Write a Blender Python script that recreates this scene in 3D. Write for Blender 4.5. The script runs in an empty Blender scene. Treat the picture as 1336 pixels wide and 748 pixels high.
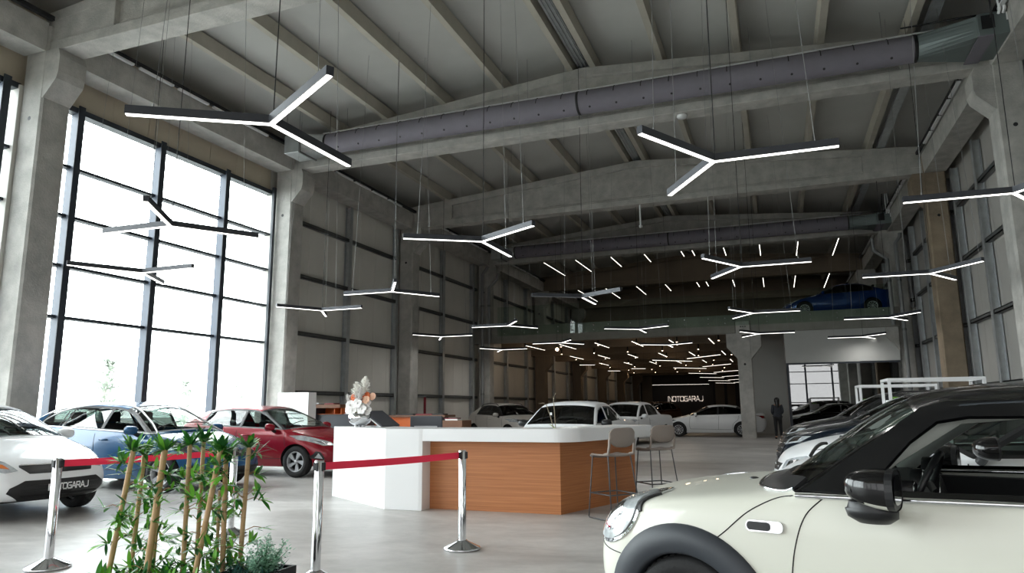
import bpy, bmesh, math, random
from mathutils import Vector, Matrix, Euler
from mathutils.bvhtree import BVHTree
from mathutils.geometry import delaunay_2d_cdt
random.seed(7)
PI = math.pi
SC = bpy.context.scene
COL = SC.collection

# ------------------------------------------------------------------ materials
def lin(c):
    return tuple(((v / 255.0) / 12.92 if v / 255.0 <= 0.04045 else ((v / 255.0 + 0.055) / 1.055) ** 2.4) for v in c)
def mat(name, rgb, rough=0.5, metal=0.0, spec=0.5, coat=0.0, var=0.0, vscale=3.0, bump=0.0, bscale=40.0, emit=None, estr=1.0, trans=0.0, aniso=None):
    m = bpy.data.materials.new(name); m.use_nodes = True
    nt = m.node_tree; b = nt.nodes['Principled BSDF']
    c = lin(rgb) + (1,)
    b.inputs['Base Color'].default_value = c
    b.inputs['Roughness'].default_value = rough
    b.inputs['Metallic'].default_value = metal
    b.inputs['Specular IOR Level'].default_value = spec
    b.inputs['Coat Weight'].default_value = coat
    b.inputs['Coat Roughness'].default_value = 0.03
    b.inputs['Transmission Weight'].default_value = trans
    if emit:
        b.inputs['Emission Color'].default_value = lin(emit) + (1,)
        b.inputs['Emission Strength'].default_value = estr
    tc = nt.nodes.new('ShaderNodeTexCoord')
    if var:
        n = nt.nodes.new('ShaderNodeTexNoise'); n.inputs['Scale'].default_value = vscale; n.inputs['Detail'].default_value = 8; n.inputs['Roughness'].default_value = 0.62
        mp = nt.nodes.new('ShaderNodeMapping')
        if aniso: mp.inputs['Scale'].default_value = aniso
        nt.links.new(tc.outputs['Object'], mp.inputs['Vector']); nt.links.new(mp.outputs['Vector'], n.inputs['Vector'])
        r = nt.nodes.new('ShaderNodeValToRGB')
        r.color_ramp.elements[0].position = 0.3; r.color_ramp.elements[1].position = 0.7
        r.color_ramp.elements[0].color = tuple(v * (1 - var) for v in c[:3]) + (1,)
        r.color_ramp.elements[1].color = tuple(min(1, v * (1 + var)) for v in c[:3]) + (1,)
        nt.links.new(n.outputs['Fac'], r.inputs['Fac']); nt.links.new(r.outputs['Color'], b.inputs['Base Color'])
    if bump:
        n2 = nt.nodes.new('ShaderNodeTexNoise'); n2.inputs['Scale'].default_value = bscale; n2.inputs['Detail'].default_value = 5
        bp = nt.nodes.new('ShaderNodeBump'); bp.inputs['Strength'].default_value = bump; bp.inputs['Distance'].default_value = 0.02
        nt.links.new(tc.outputs['Object'], n2.inputs['Vector']); nt.links.new(n2.outputs['Fac'], bp.inputs['Height']); nt.links.new(bp.outputs['Normal'], b.inputs['Normal'])
    return m
def glass(name, tint=(235, 242, 240), refl=0.08, rough=0.0, top=1.0):
    m = bpy.data.materials.new(name); m.use_nodes = True
    nt = m.node_tree
    for n in list(nt.nodes):
        if n.type != 'OUTPUT_MATERIAL': nt.nodes.remove(n)
    out = [n for n in nt.nodes if n.type == 'OUTPUT_MATERIAL'][0]
    t = nt.nodes.new('ShaderNodeBsdfTransparent'); t.inputs['Color'].default_value = lin(tint) + (1,)
    g = nt.nodes.new('ShaderNodeBsdfGlossy'); g.inputs['Roughness'].default_value = rough; g.inputs['Color'].default_value = (1, 1, 1, 1)
    lw = nt.nodes.new('ShaderNodeLayerWeight'); lw.inputs['Blend'].default_value = 0.28
    mr = nt.nodes.new('ShaderNodeMapRange'); mr.inputs['To Min'].default_value = refl; mr.inputs['To Max'].default_value = top
    nt.links.new(lw.outputs['Fresnel'], mr.inputs['Value'])
    mx = nt.nodes.new('ShaderNodeMixShader')
    nt.links.new(mr.outputs['Result'], mx.inputs['Fac']); nt.links.new(t.outputs[0], mx.inputs[1]); nt.links.new(g.outputs[0], mx.inputs[2])
    nt.links.new(mx.outputs[0], out.inputs['Surface'])
    return m
M = {}
M['concrete'] = mat('concrete', (178, 176, 171), 0.85, var=0.22, vscale=2.6, bump=0.4, bscale=30)
M['concrete_stain'] = mat('concrete_stained', (140, 125, 106), 0.85, var=0.34, vscale=1.1, bump=0.25, bscale=30)
M['roof'] = mat('roof_sheet', (184, 184, 180), 0.55, var=0.05, vscale=1.0)
M['purlin'] = mat('purlin_concrete', (178, 173, 161), 0.85, var=0.1, vscale=1.5, bump=0.1)
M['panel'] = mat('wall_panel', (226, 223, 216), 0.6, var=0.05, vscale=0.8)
M['panelshade'] = mat('shaded_right_panel', (178, 175, 170), 0.6, var=0.05, vscale=0.8)  # darker copy of the wall panel; dimmer right side put into the colour
M['tan'] = mat('tan_board', (204, 192, 172), 0.8, var=0.06, vscale=1.2)
M['galv'] = mat('galvanised_steel', (190, 194, 196), 0.42, metal=0.6, var=0.12, vscale=5)
M['girt'] = mat('girt_steel', (112, 113, 113), 0.55, metal=0.3, var=0.1)
M['frame'] = mat('window_frame_steel', (66, 74, 88), 0.45, metal=0.1)
M['framedark'] = mat('window_frame_dark', (46, 52, 60), 0.5)
M['black'] = mat('black_plastic', (22, 23, 25), 0.5)
M['blackgloss'] = mat('black_gloss', (10, 10, 12), 0.08, coat=0.6)
M['rubber'] = mat('rubber', (26, 26, 27), 0.75, bump=0.2, bscale=60)
M['chrome'] = mat('chrome', (225, 227, 230), 0.07, metal=1.0)
M['silver'] = mat('silver_alloy', (196, 198, 201), 0.36, metal=0.35)
M['white'] = mat('white_lacquer', (236, 237, 238), 0.28, coat=0.2)
M['lampbody'] = mat('lamp_black_aluminium', (58, 60, 66), 0.45, metal=0.2)
M['led'] = mat('led_diffuser', (255, 255, 255), 0.5, emit=(255, 252, 246), estr=3.0)
M['ledstrip'] = mat('led_strip_diffuser', (255, 255, 255), 0.5, emit=(255, 248, 236), estr=2.6)
M['ledwarm'] = mat('led_warm', (255, 240, 220), 0.5, emit=(255, 226, 190), estr=14.0)
M['cable'] = mat('steel_cable', (150, 150, 150), 0.4, metal=0.6)
M['cableblack'] = mat('black_cable', (24, 24, 25), 0.6)
M['fabricduct'] = mat('grey_fabric_duct', (124, 120, 130), 0.8, var=0.06, vscale=3)
M['brown'] = mat('warm_lit_concrete', (118, 106, 92), 0.8, var=0.08, vscale=1.5)  # concrete with the warm lamplight around the mezzanine put into its brown
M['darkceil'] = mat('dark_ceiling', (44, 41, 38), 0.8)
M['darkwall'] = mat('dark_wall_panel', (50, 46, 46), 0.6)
M['offgrey'] = mat('pale_grey_plaster', (186, 187, 184), 0.7, var=0.02)
M['glass'] = glass('clear_glass', (250, 253, 252), 0.01, 0.0, 0.3)
M['glassgreen'] = glass('balustrade_glass', (240, 247, 243), 0.01, 0.0, 0.2)
M['glasstint'] = glass('dimming_front_glass', (178, 177, 176), 0.02, 0.0, 0.4)  # grey tint added to cut daylight from the unseen front
M['glassmirror'] = glass('reflective_glass', (120, 124, 124), 0.22)
M['red'] = mat('red_webbing', (255, 48, 84), 0.6)
M['dark'] = mat('dark_grey_laminate', (74, 77, 84), 0.5)
M['orange'] = mat('orange_laminate', (206, 98, 30), 0.5)
M['maroon'] = mat('maroon_folder', (120, 14, 34), 0.5)
M['paper'] = mat('white_paper', (240, 240, 238), 0.7)
M['taupe'] = mat('taupe_plastic', (134, 123, 115), 0.45)
M['stoolleg'] = mat('grey_steel_rod', (92, 92, 94), 0.4, metal=0.5)

def floor_mat():
    m = bpy.data.materials.new('polished_concrete_floor'); m.use_nodes = True
    nt = m.node_tree; b = nt.nodes['Principled BSDF']
    tc = nt.nodes.new('ShaderNodeTexCoord')
    mp = nt.nodes.new('ShaderNodeMapping'); mp.inputs['Scale'].default_value = (0.55, 0.9, 1)
    nt.links.new(tc.outputs['Object'], mp.inputs['Vector'])
    def noise(s, d, rough=0.6, dist=0.0):
        n = nt.nodes.new('ShaderNodeTexNoise'); n.inputs['Scale'].default_value = s; n.inputs['Detail'].default_value = d
        n.inputs['Roughness'].default_value = rough; n.inputs['Distortion'].default_value = dist
        nt.links.new(mp.outputs['Vector'], n.inputs['Vector']); return n
    a = noise(0.8, 9, 0.62, 0.8); c = noise(6, 6, 0.7, 0.3)
    r = nt.nodes.new('ShaderNodeValToRGB'); e = r.color_ramp.elements
    e[0].position = 0.3; e[0].color = lin((152, 149, 146)) + (1,)
    e[1].position = 0.7; e[1].color = lin((202, 199, 196)) + (1,)
    nt.links.new(a.outputs['Fac'], r.inputs['Fac'])
    mx = nt.nodes.new('ShaderNodeMix'); mx.data_type = 'RGBA'; mx.blend_type = 'OVERLAY'; mx.inputs[0].default_value = 0.3
    nt.links.new(r.outputs['Color'], mx.inputs[6]); nt.links.new(c.outputs['Fac'], mx.inputs[7])
    nt.links.new(mx.outputs[2], b.inputs['Base Color'])
    rr = nt.nodes.new('ShaderNodeMapRange'); rr.inputs['To Min'].default_value = 0.26; rr.inputs['To Max'].default_value = 0.5
    nt.links.new(a.outputs['Fac'], rr.inputs['Value']); nt.links.new(rr.outputs['Result'], b.inputs['Roughness'])
    b.inputs['Specular IOR Level'].default_value = 0.22
    bp = nt.nodes.new('ShaderNodeBump'); bp.inputs['Strength'].default_value = 0.06; bp.inputs['Distance'].default_value = 0.01
    nt.links.new(c.outputs['Fac'], bp.inputs['Height']); nt.links.new(bp.outputs['Normal'], b.inputs['Normal'])
    return m
M['floor'] = floor_mat()
def wood_mat():
    m = bpy.data.materials.new('oak_veneer'); m.use_nodes = True
    nt = m.node_tree; b = nt.nodes['Principled BSDF']
    tc = nt.nodes.new('ShaderNodeTexCoord'); mp = nt.nodes.new('ShaderNodeMapping'); mp.inputs['Scale'].default_value = (0.5, 0.5, 34)
    nt.links.new(tc.outputs['Object'], mp.inputs['Vector'])
    n = nt.nodes.new('ShaderNodeTexNoise'); n.inputs['Scale'].default_value = 2.2; n.inputs['Detail'].default_value = 9; n.inputs['Distortion'].default_value = 0.6
    nt.links.new(mp.outputs['Vector'], n.inputs['Vector'])
    r = nt.nodes.new('ShaderNodeValToRGB'); e = r.color_ramp.elements
    e[0].position = 0.3; e[0].color = lin((164, 100, 56)) + (1,); e[1].position = 0.72; e[1].color = lin((194, 128, 78)) + (1,)
    nt.links.new(n.outputs['Fac'], r.inputs['Fac']); nt.links.new(r.outputs['Color'], b.inputs['Base Color'])
    b.inputs['Roughness'].default_value = 0.45
    return m
M['wood'] = wood_mat()

# ------------------------------------------------------------------ mesh builder
class MB:
    def __init__(s): s.v = []; s.f = []; s.m = []; s.sm = []
    def add(s, vs, fs, m=0, smooth=False):
        o = len(s.v); s.v += [tuple(p) for p in vs]
        for f in fs: s.f.append([i + o for i in f]); s.m.append(m); s.sm.append(smooth)
    def box(s, x0, x1, y0, y1, z0, z1, m=0):
        s.add([(x0,y0,z0),(x1,y0,z0),(x1,y1,z0),(x0,y1,z0),(x0,y0,z1),(x1,y0,z1),(x1,y1,z1),(x0,y1,z1)],
              [(3,2,1,0),(4,5,6,7),(0,1,5,4),(1,2,6,5),(2,3,7,6),(3,0,4,7)], m)
    def obox(s, c, half, mtx, m=0):
        vs = [Vector(c) + mtx @ Vector((sx*half[0], sy*half[1], sz*half[2])) for sx, sy, sz in
              [(-1,-1,-1),(1,-1,-1),(1,1,-1),(-1,1,-1),(-1,-1,1),(1,-1,1),(1,1,1),(-1,1,1)]]
        s.add(vs, [(3,2,1,0),(4,5,6,7),(0,1,5,4),(1,2,6,5),(2,3,7,6),(3,0,4,7)], m)
    def prism(s, poly, axis, a0, a1, m=0):
        # poly: 2-D points; axis: extrusion axis ('x': (y,z), 'y': (x,z), 'z': (x,y))
        def P(p, a):
            return {'x': (a, p[0], p[1]), 'y': (p[0], a, p[1]), 'z': (p[0], p[1], a)}[axis]
        n = len(poly); vs = [P(p, a0) for p in poly] + [P(p, a1) for p in poly]
        fs = [list(range(n))[::-1], list(range(n, 2*n))] + [(i, (i+1) % n, n + (i+1) % n, n + i) for i in range(n)]
        s.add(vs, fs, m)
    def tube(s, pts, r, n=8, m=0, cap=True, smooth=True):
        pts = [Vector(p) for p in pts]; rings = []; prev = None
        rr = r if isinstance(r, (list, tuple)) else [r] * len(pts)
        for i, p in enumerate(pts):
            t = (pts[min(i+1, len(pts)-1)] - pts[max(i-1, 0)])
            t = t.normalized() if t.length > 1e-9 else Vector((0,0,1))
            if prev is None:
                a = Vector((0,0,1)) if abs(t.z) < 0.9 else Vector((1,0,0))
                u = t.cross(a).normalized()
            else:
                u = (prev - t * prev.dot(t))
                u = u.normalized() if u.length > 1e-6 else t.orthogonal().normalized()
            prev = u; w = t.cross(u)
            rings.append([p + (u*math.cos(2*PI*k/n) + w*math.sin(2*PI*k/n)) * rr[i] for k in range(n)])
        vs = [q for rg in rings for q in rg]; fs = []
        for i in range(len(pts)-1):
            for k in range(n): fs.append((i*n+k, i*n+(k+1) % n, (i+1)*n+(k+1) % n, (i+1)*n+k))
        s.add(vs, fs, m, smooth)
        if cap:
            s.add(rings[0], [list(range(n))[::-1]], m); s.add(rings[-1], [list(range(n))], m)
    def lathe(s, prof, n=24, c=(0,0,0), axis='z', m=0, smooth=True):
        vs = []; fs = []
        for r, h in prof:
            for k in range(n):
                a = 2*PI*k/n; p = (r*math.cos(a), r*math.sin(a), h)
                if axis == 'y': p = (p[0], p[2], p[1])
                if axis == 'x': p = (p[2], p[0], p[1])
                vs.append((p[0]+c[0], p[1]+c[1], p[2]+c[2]))
        for i in range(len(prof)-1):
            for k in range(n):
                q = (i*n+k, i*n+(k+1) % n, (i+1)*n+(k+1) % n, (i+1)*n+k)
                fs.append(q if axis != 'y' else q[::-1])
        s.add(vs, fs, m, smooth)
    def sphere(s, c, r, n=10, m=0, sc=(1,1,1)):
        prof = [(math.sin(PI*i/n), -math.cos(PI*i/n)) for i in range(n+1)]
        vs = []; fs = []; k2 = n*2
        for a, b in prof:
            for k in range(k2):
                t = 2*PI*k/k2
                vs.append((c[0]+r*sc[0]*a*math.cos(t), c[1]+r*sc[1]*a*math.sin(t), c[2]+r*sc[2]*b))
        for i in range(n):
            for k in range(k2): fs.append((i*k2+k, i*k2+(k+1) % k2, (i+1)*k2+(k+1) % k2, (i+1)*k2+k))
        s.add(vs, fs, m, True)
    def sweep(s, pts, prof, m=0, up=Vector((0,0,1)), cap=True, smooth=False):
        # sweep a closed 2-D profile (side, up) along pts
        pts = [Vector(p) for p in pts]; n = len(prof); vs = []; fs = []
        for i, p in enumerate(pts):
            t = (pts[min(i+1, len(pts)-1)] - pts[max(i-1, 0)]).normalized()
            sd = t.cross(up).normalized(); u = sd.cross(t)
            vs += [p + sd*a + u*b for a, b in prof]
        for i in range(len(pts)-1):
            for k in range(n): fs.append((i*n+k, i*n+(k+1) % n, (i+1)*n+(k+1) % n, (i+1)*n+k))
        s.add(vs, fs, m, smooth)
        if cap:
            s.add(vs[:n], [list(range(n))[::-1]], m); s.add(vs[-n:], [list(range(n))], m)
    def build(s, name, mats, parent=None, smooth=None, bevel=0.0, loc=None, seg=2):
        me = bpy.data.meshes.new(name); me.from_pydata([tuple(p) for p in s.v], [], s.f)
        mats = mats if isinstance(mats, (list, tuple)) else [mats]
        for mm in mats: me.materials.append(mm)
        me.polygons.foreach_set('material_index', s.m)
        me.polygons.foreach_set('use_smooth', [bool(x) if smooth is None else smooth for x in s.sm])
        bm = bmesh.new(); bm.from_mesh(me); bmesh.ops.recalc_face_normals(bm, faces=bm.faces); bm.to_mesh(me); bm.free()
        me.update()
        o = bpy.data.objects.new(name, me); COL.objects.link(o)
        if parent is not None: o.parent = parent
        if loc is not None: o.location = loc
        if bevel:
            b = o.modifiers.new('bevel', 'BEVEL'); b.width = bevel; b.segments = seg; b.limit_method = 'ANGLE'; b.angle_limit = 0.6
        return o

def tag(o, label=None, cat=None, group=None, kind=None):
    if label: o['label'] = label
    if cat: o['category'] = cat
    if group: o['group'] = group
    if kind: o['kind'] = kind
    return o
def thing(name, label, cat, loc=(0,0,0), rz=0.0, group=None, kind=None):
    o = bpy.data.objects.new(name, None); COL.objects.link(o); o.empty_display_size = 0.1
    o.location = loc; o.rotation_euler = (0, 0, rz)
    return tag(o, label, cat, group, kind)
def kids(o): return [c for c in COL.objects if c.parent == o]
def copy_tree(o, parent=None):
    c = o.copy(); COL.objects.link(c)
    if parent is not None: c.parent = parent; c.matrix_parent_inverse = o.matrix_parent_inverse.copy()
    for ch in kids(o): copy_tree(ch, c)
    return c
ORD = ['first','second','third','fourth','fifth','sixth','seventh','eighth','ninth','tenth','eleventh','twelfth']

# ------------------------------------------------------------------ camera
cd = bpy.data.cameras.new('camera'); cam = bpy.data.objects.new('camera', cd); COL.objects.link(cam)
cd.sensor_width = 36; cd.lens = 914.5256 / 1336 * 36; cd.clip_end = 400; cd.clip_start = 0.05
CAMZ = 1.34
yaw, pit, rol = [math.radians(a) for a in (20.45624661, 9.82867972, -0.48754866)]
Fw = Vector((-math.sin(yaw)*math.cos(pit), math.cos(yaw)*math.cos(pit), math.sin(pit)))
Rt = Vector((math.cos(yaw), math.sin(yaw), 0)); Up = Rt.cross(Fw)
r_ = math.cos(rol)*Rt + math.sin(rol)*Up; u_ = -math.sin(rol)*Rt + math.cos(rol)*Up
mx = Matrix((r_, u_, -Fw)).transposed().to_4x4(); mx.translation = (0, 0, CAMZ)
cam.matrix_world = mx
SC.camera = cam
SKY = 11.0; EXPO = 0.2; PEND = 55.0; WARM = 9.0
# ------------------------------------------------------------------ the building
XL, XR = -13.15, 4.70          # inner faces of the columns
WL, WR = -13.95, 5.60          # walls
XC = (XL + XR) / 2
BAY = 7.55
YB = [1.6, 9.2, 16.85, 24.35, 32.3, 41.1, 49.5, 57.0, 64.5, 72.0, 79.5]   # beam / column lines
YF = -5.9                     # glazed front
YE = 77.3
ZB = 8.44                     # underside of the roof beams
def ztop(x): return 10.08 - 0.083*abs(x - XC)   # top of the beams
mb = MB(); mb.box(-16, 7.5, YF-0.3, YE+1, -0.2, 0); 
fl = mb.build('floor', M['floor']); tag(fl, 'polished grey concrete showroom floor', 'floor', kind='structure')

# roof: two sheets, ribbed
mb = MB()
for sgn in (-1, 1):
    xe = XC + sgn*9.9
    a, b = sorted((XC, xe))
    n = 1
    z0, z1 = ztop(a)+0.34, ztop(b)+0.34
    mb.prism([(a, z0), (b, z1), (b, z1+0.12), (a, z0+0.12)], 'y', YF-0.3, YE+1)
ro = mb.build('ceiling', M['roof']); tag(ro, 'pale grey pitched roof sheets over the showroom', 'ceiling', kind='structure')

# columns
def column_mesh(x0, x1, y, inner, ztop_, corb=True, z0=0.0):
    mb = MB(); c = 0.04
    def oct_(a0, a1, b0, b1): return [(a0+c,b0),(a1-c,b0),(a1,b0+c),(a1,b1-c),(a1-c,b1),(a0+c,b1),(a0,b1-c),(a0,b0+c)]
    mb.prism(oct_(x0, x1, y-0.3, y+0.3), 'z', z0, ztop_)
    if corb:
        xf = x1 if inner > 0 else x0
        p = [(xf-inner*0.05, 7.45), (xf, 7.45), (xf+inner*0.32, 7.80), (xf+inner*0.36, 7.95), (xf+inner*0.36, 8.28), (xf+inner*0.30, ZB), (xf-inner*0.05, ZB)]
        mb.prism(p, 'y', y-0.29, y+0.29)
        # small dark lifting hole on the face towards the entrance
        mb.lathe([(0.045, y-0.302), (0.0, y-0.303)], 12, ((x0+x1)/2, 0, 7.05), 'y', 1)
    return mb
rowname = ['by the entrance', 'nearest the camera', 'second from the camera', 'third from the camera', 'at the mezzanine edge', 'behind the mezzanine edge', 'deep behind the mezzanine']
for i in range(0, 7):
    y = YB[i]
    o = column_mesh(XL-0.6, XL, y, 1, 8.98, True, 0.0 if i < 5 else 5.26).build('concrete_column', [M['concrete'], M['black']])
    tag(o, 'precast concrete column on the left wall, ' + ['by the entrance', 'nearest in view', 'between window and panels', 'in the middle of the panels', 'beside the mezzanine edge', 'behind the mezzanine edge', 'deep on the mezzanine'][i], 'column', 'left row of concrete columns', 'structure')
    o = column_mesh(XR, XR+0.6, y, -1, 8.98, True, 0.0 if i < 5 else 5.26).build('concrete_column', [M['concrete_stain'] if i == 3 else M['concrete'], M['black']])
    tag(o, 'precast concrete column on the right wall, ' + ['by the entrance', 'beside the camera', 'nearest in view with bright face', 'brown stained, behind the hanging lamp', 'with grey downpipes at the mezzanine', 'behind the mezzanine edge', 'deep on the mezzanine'][i], 'column', 'right row of concrete columns', 'structure')

# roof beams: I-section girders with a peaked top
def roof_beam(y, mi):
    mb = MB(); xa, xb = XL-0.25, XR+0.25
    top = lambda x: ztop(x)
    # bottom flange
    mb.box(xa, xb, y-0.25, y+0.25, ZB, ZB+0.22)
    mb.prism([(xa, ZB+0.22), (xb, ZB+0.22), (xb, ZB+0.30), (xa, ZB+0.30)], 'y', y-0.17, y+0.17)
    # web
    mb.prism([(xa, ZB+0.3), (xb, ZB+0.3), (xb, top(xb)-0.1), (XC, top(XC)-0.1), (xa, top(xa)-0.1)], 'y', y-0.1, y+0.1)
    # top flange
    mb.prism([(xa, top(xa)-0.24), (XC, top(XC)-0.24), (xb, top(xb)-0.24), (xb, top(xb)), (XC, top(XC)), (xa, top(xa))], 'y', y-0.22, y+0.22)
    # solid ends
    for x0, x1 in ((xa, xa+1.9), (xb-1.9, xb)):
        mb.prism([(x0, ZB+0.2), (x1, ZB+0.2), (x1, top(x1)-0.1), (x0, top(x0)-0.1)], 'y', y-0.215, y+0.215)
    return mb
bl = ['over the entrance', 'at the top left corner of the view', 'behind the near fabric duct', 'between the two fabric ducts', 'behind the far fabric duct', 'first behind the mezzanine edge', 'second behind the mezzanine edge']
for i in range(0, 7):
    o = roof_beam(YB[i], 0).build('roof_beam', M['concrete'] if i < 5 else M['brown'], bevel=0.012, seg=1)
    tag(o, ('grey' if i < 5 else 'warm brown') + ' concrete roof beam ' + bl[i], 'beam', 'roof beams', 'structure')

# purlins between the beams
PX = [-11.7, -10.05, -8.2, -6.45, -4.52, -3.92, -2.2, -0.36, 1.48, 3.28]
pn = ['outermost on the left', 'second on the left', 'third on the left', 'fourth on the left', 'just left of the ridge', 'just right of the ridge', 'fourth on the right', 'third on the right', 'second on the right', 'outermost on the right']
pb = ['over the entrance bay', 'over the bay in front of the near duct', 'over the bay behind the near duct', 'over the bay in front of the mezzanine', 'over the front of the mezzanine', 'over the back of the mezzanine']
proto = {}; BAYP = YB[1]-YB[0]-0.01
for j, x in enumerate(PX):
    for i in range(0, 6):
        if i == 0:
            mb = MB(); z = ztop(x)
            mb.prism([(x-0.075, z-0.015), (x+0.075, z-0.015), (x+0.11, z+0.30), (x-0.11, z+0.30)], 'y', 0.0, BAYP)
            o = mb.build('roof_purlin', M['purlin']); proto[j] = o; o.location.y = YB[0]
        else:
            o = proto[j].copy(); COL.objects.link(o); o.location.y = YB[i]; o.scale.y = (YB[i+1]-YB[i]-0.01)/BAYP
        tag(o, 'concrete roof purlin %s, %s' % (pn[j], pb[i]), 'purlin', 'roof purlins', 'structure')
# translucent gap between the two ridge purlins: galvanised channel
mb = MB(); mb.box(-4.36, -4.08, YB[0], YB[6], ztop(XC)+0.10, ztop(XC)+0.14)
for k in range(3): mb.box(-4.33+0.09*k, -4.29+0.09*k, YB[0], YB[6], ztop(XC)+0.07, ztop(XC)+0.10)
tag(mb.build('ridge_channel', M['galv']), 'galvanised steel channel running along the roof ridge', 'channel', kind='structure')

mb = MB(); mb.box(3.50, 3.74, YB[0], YB[4], ztop(3.6)+0.01, ztop(3.6)+0.03); mb.box(3.50, 3.515, YB[0], YB[4], ztop(3.6), ztop(3.6)+0.07); mb.box(3.725, 3.74, YB[0], YB[4], ztop(3.6), ztop(3.6)+0.07)
tag(mb.build('wire_tray', M['galv']), 'galvanised cable tray running beside the outermost right purlin', 'cable tray')
# gutter beams along the eaves + white cable trays
for side, xg, name in ((-1, XL-0.30, 'left'), (1, XR+0.30, 'right')):
    for i in range(0, 6):
        mb = MB(); y0, y1 = YB[i]+0.32, YB[i+1]-0.32
        a = xg
        mb.prism([(a-0.32, 8.42), (a+0.28, 8.42), (a+0.30, 9.02), (a+0.18, 9.06), (a-0.32, 9.06)] if side < 0 else
                 [(a+0.32, 8.42), (a-0.28, 8.42), (a-0.30, 9.02), (a-0.18, 9.06), (a+0.32, 9.06)], 'y', y0, y1)
        tag(mb.build('gutter_beam', M['concrete']), 'concrete gutter beam above the %s wall, %s' % (name, pb[i]), 'beam', 'gutter beams', 'structure')
        t = thing('ceiling_cable_tray', 'striped cable tray at the %s eave %s' % (name, pb[i]), 'cable tray', (0,0,0), group='eave cable trays')
        mb = MB(); xt = XL+0.10 if side < 0 else XR-0.10
        mb.box(xt-0.05, xt+0.05, y0, y1, 9.03, 9.12); mb.build('tray', M['black'], t)
        mb = MB(); y = y0+0.3
        while y < y1-1.2:
            mb.box(xt-0.04, xt+0.04, y, y+0.95, 8.985, 9.03); y += 1.12
        mb.build('white_strip', M['white'], t)

# wall_left: window bays up to beam line 2, then panels
GZ = [1.85, 3.68, 5.48, 7.2]
def panels(name, x, y0, y1, z0, z1, m, thick, sgn):
    mb = MB(); w = 1.0; y = y0
    while y < y1-0.01:
        e = min(y+w, y1)
        mb.box(min(x, x+sgn*thick), max(x, x+sgn*thick), y+0.004, e-0.004, z0, z1, 0)
        y = e
    mb.box(min(x+sgn*0.03, x+sgn*(thick-0.01)), max(x+sgn*0.03, x+sgn*(thick-0.01)), y0, y1, z0, z1, 0)
    return mb.build(name, m)
o = panels('wall_left', WL, YB[2]-0.3, YE, 0, 9.75, M['panel'], 0.12, -1); tag(o, 'grey sandwich panel wall on the left behind the steel posts', 'wall', kind='structure')
o = panels('wall_right', WR, YF, YE, 0, 9.75, M['panelshade'], 0.12, 1); tag(o, 'grey sandwich panel wall on the right', 'wall', kind='structure')
o = panels('wall_left_upper', WL, YF, YB[2]-0.3, 7.78, 9.75, M['tan'], 0.12, -1); tag(o, 'tan board band above the tall left windows', 'wall', kind='structure')
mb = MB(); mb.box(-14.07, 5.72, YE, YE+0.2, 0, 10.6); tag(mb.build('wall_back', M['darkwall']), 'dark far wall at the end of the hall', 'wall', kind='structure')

def girts(side, i, posts, zs, nm):
    t = thing('wall_girt_frame', 'steel girts and posts of the %s wall, %s' % (nm[0], nm[1]), 'wall frame', (0,0,0), group='steel wall frames', kind='structure')
    x = WL+0.02 if side < 0 else WR-0.02
    s = 1 if side < 0 else -1
    y0, y1 = YB[i]+0.3, YB[i+1]-0.3
    for z in zs:
        mb = MB(); a, b = sorted((x, x+s*0.14))
        mb.box(a, b, y0, y1, z-0.05, z-0.02); mb.box(a, a+0.02, y0, y1, z-0.05, z+0.07); mb.box(a, b, y0, y1, z+0.04, z+0.07)
        if s > 0: mb.box(b-0.02, b, y0, y1, z-0.05, z+0.07)
        mb.build('girt', M['girt'], t)
    for y in posts:
        mb = MB(); a, b = sorted((x+s*0.005, x+s*0.20))
        mb.box(a, a+0.012, y-0.09, y+0.09, 0, 8.42); mb.box(b-0.012, b, y-0.09, y+0.09, 0, 8.42); mb.box(a, b, y-0.006, y+0.006, 0, 8.42)
        mb.build('post', M['galv'], t)
bn = ['beside the entrance', 'beside the camera', 'behind the second column', 'in front of the mezzanine', 'first bay past the mezzanine edge', 'second bay past the mezzanine edge', 'third bay past the mezzanine edge', 'fourth bay past the mezzanine edge', 'last bay']
for i in range(2, 9):
    y = YB[i]
    girts(-1, i, [y+0.45, y+3.75, y+7.1] if i > 3 else [y+3.75, y+7.05], GZ if i < 6 else GZ[:2], ('left', bn[i]))
for i in range(1, 5):
    y = YB[i]
    girts(1, i, [y+0.55, y+4.55, y+7.0], [1.85, 3.70, 5.60, 7.25], ('right', bn[i]))

# windows on the left, three bays; wall_front behind the camera the same way
def window(name, label, axis, fixed, a0, a1, mulls, rails, ztop_, sgn, gm=None):
    # axis 'y': the window lies in a plane x = fixed and runs along y;  sgn: direction of the room
    t = thing(name, label, 'window', (0,0,0), kind='structure')
    def bx(mb, d0, d1, s0, s1, z0, z1, m=0):
        lo, hi = sorted((fixed+sgn*d0, fixed+sgn*d1))
        if axis == 'y': mb.box(lo, hi, s0, s1, z0, z1, m)
        else: mb.box(s0, s1, lo, hi, z0, z1, m)
    for s in mulls:
        mb = MB(); bx(mb, 0.02, 0.24, s-0.055, s+0.055, 0, ztop_+0.1, 0); bx(mb, 0.24, 0.262, s-0.075, s+0.075, 0, ztop_+0.16, 1)
        mb.build('mullion', [M['frame'], M['framedark']], t)
    for z in rails:
        mb = MB(); bx(mb, -0.02, 0.08, a0, a1, z-0.035, z+0.035, 0); bx(mb, 0.08, 0.15, a0, a1, z-0.03, z+0.03, 1)
        mb.build('transom', [M['frame'], M['framedark']], t)
    mb = MB(); bx(mb, -0.04, 0.2, a0, a1, ztop_, ztop_+0.12, 1); bx(mb, -0.04, 0.2, a0, a1, 0.0, 0.14, 0); mb.build('window_frame', [M['frame'], M['framedark']], t)
    mb = MB(); bx(mb, -0.004, 0.004, a0, a1, 0.1, ztop_+0.02); mb.build('pane', gm or M['glass'], t)
    return t
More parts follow.
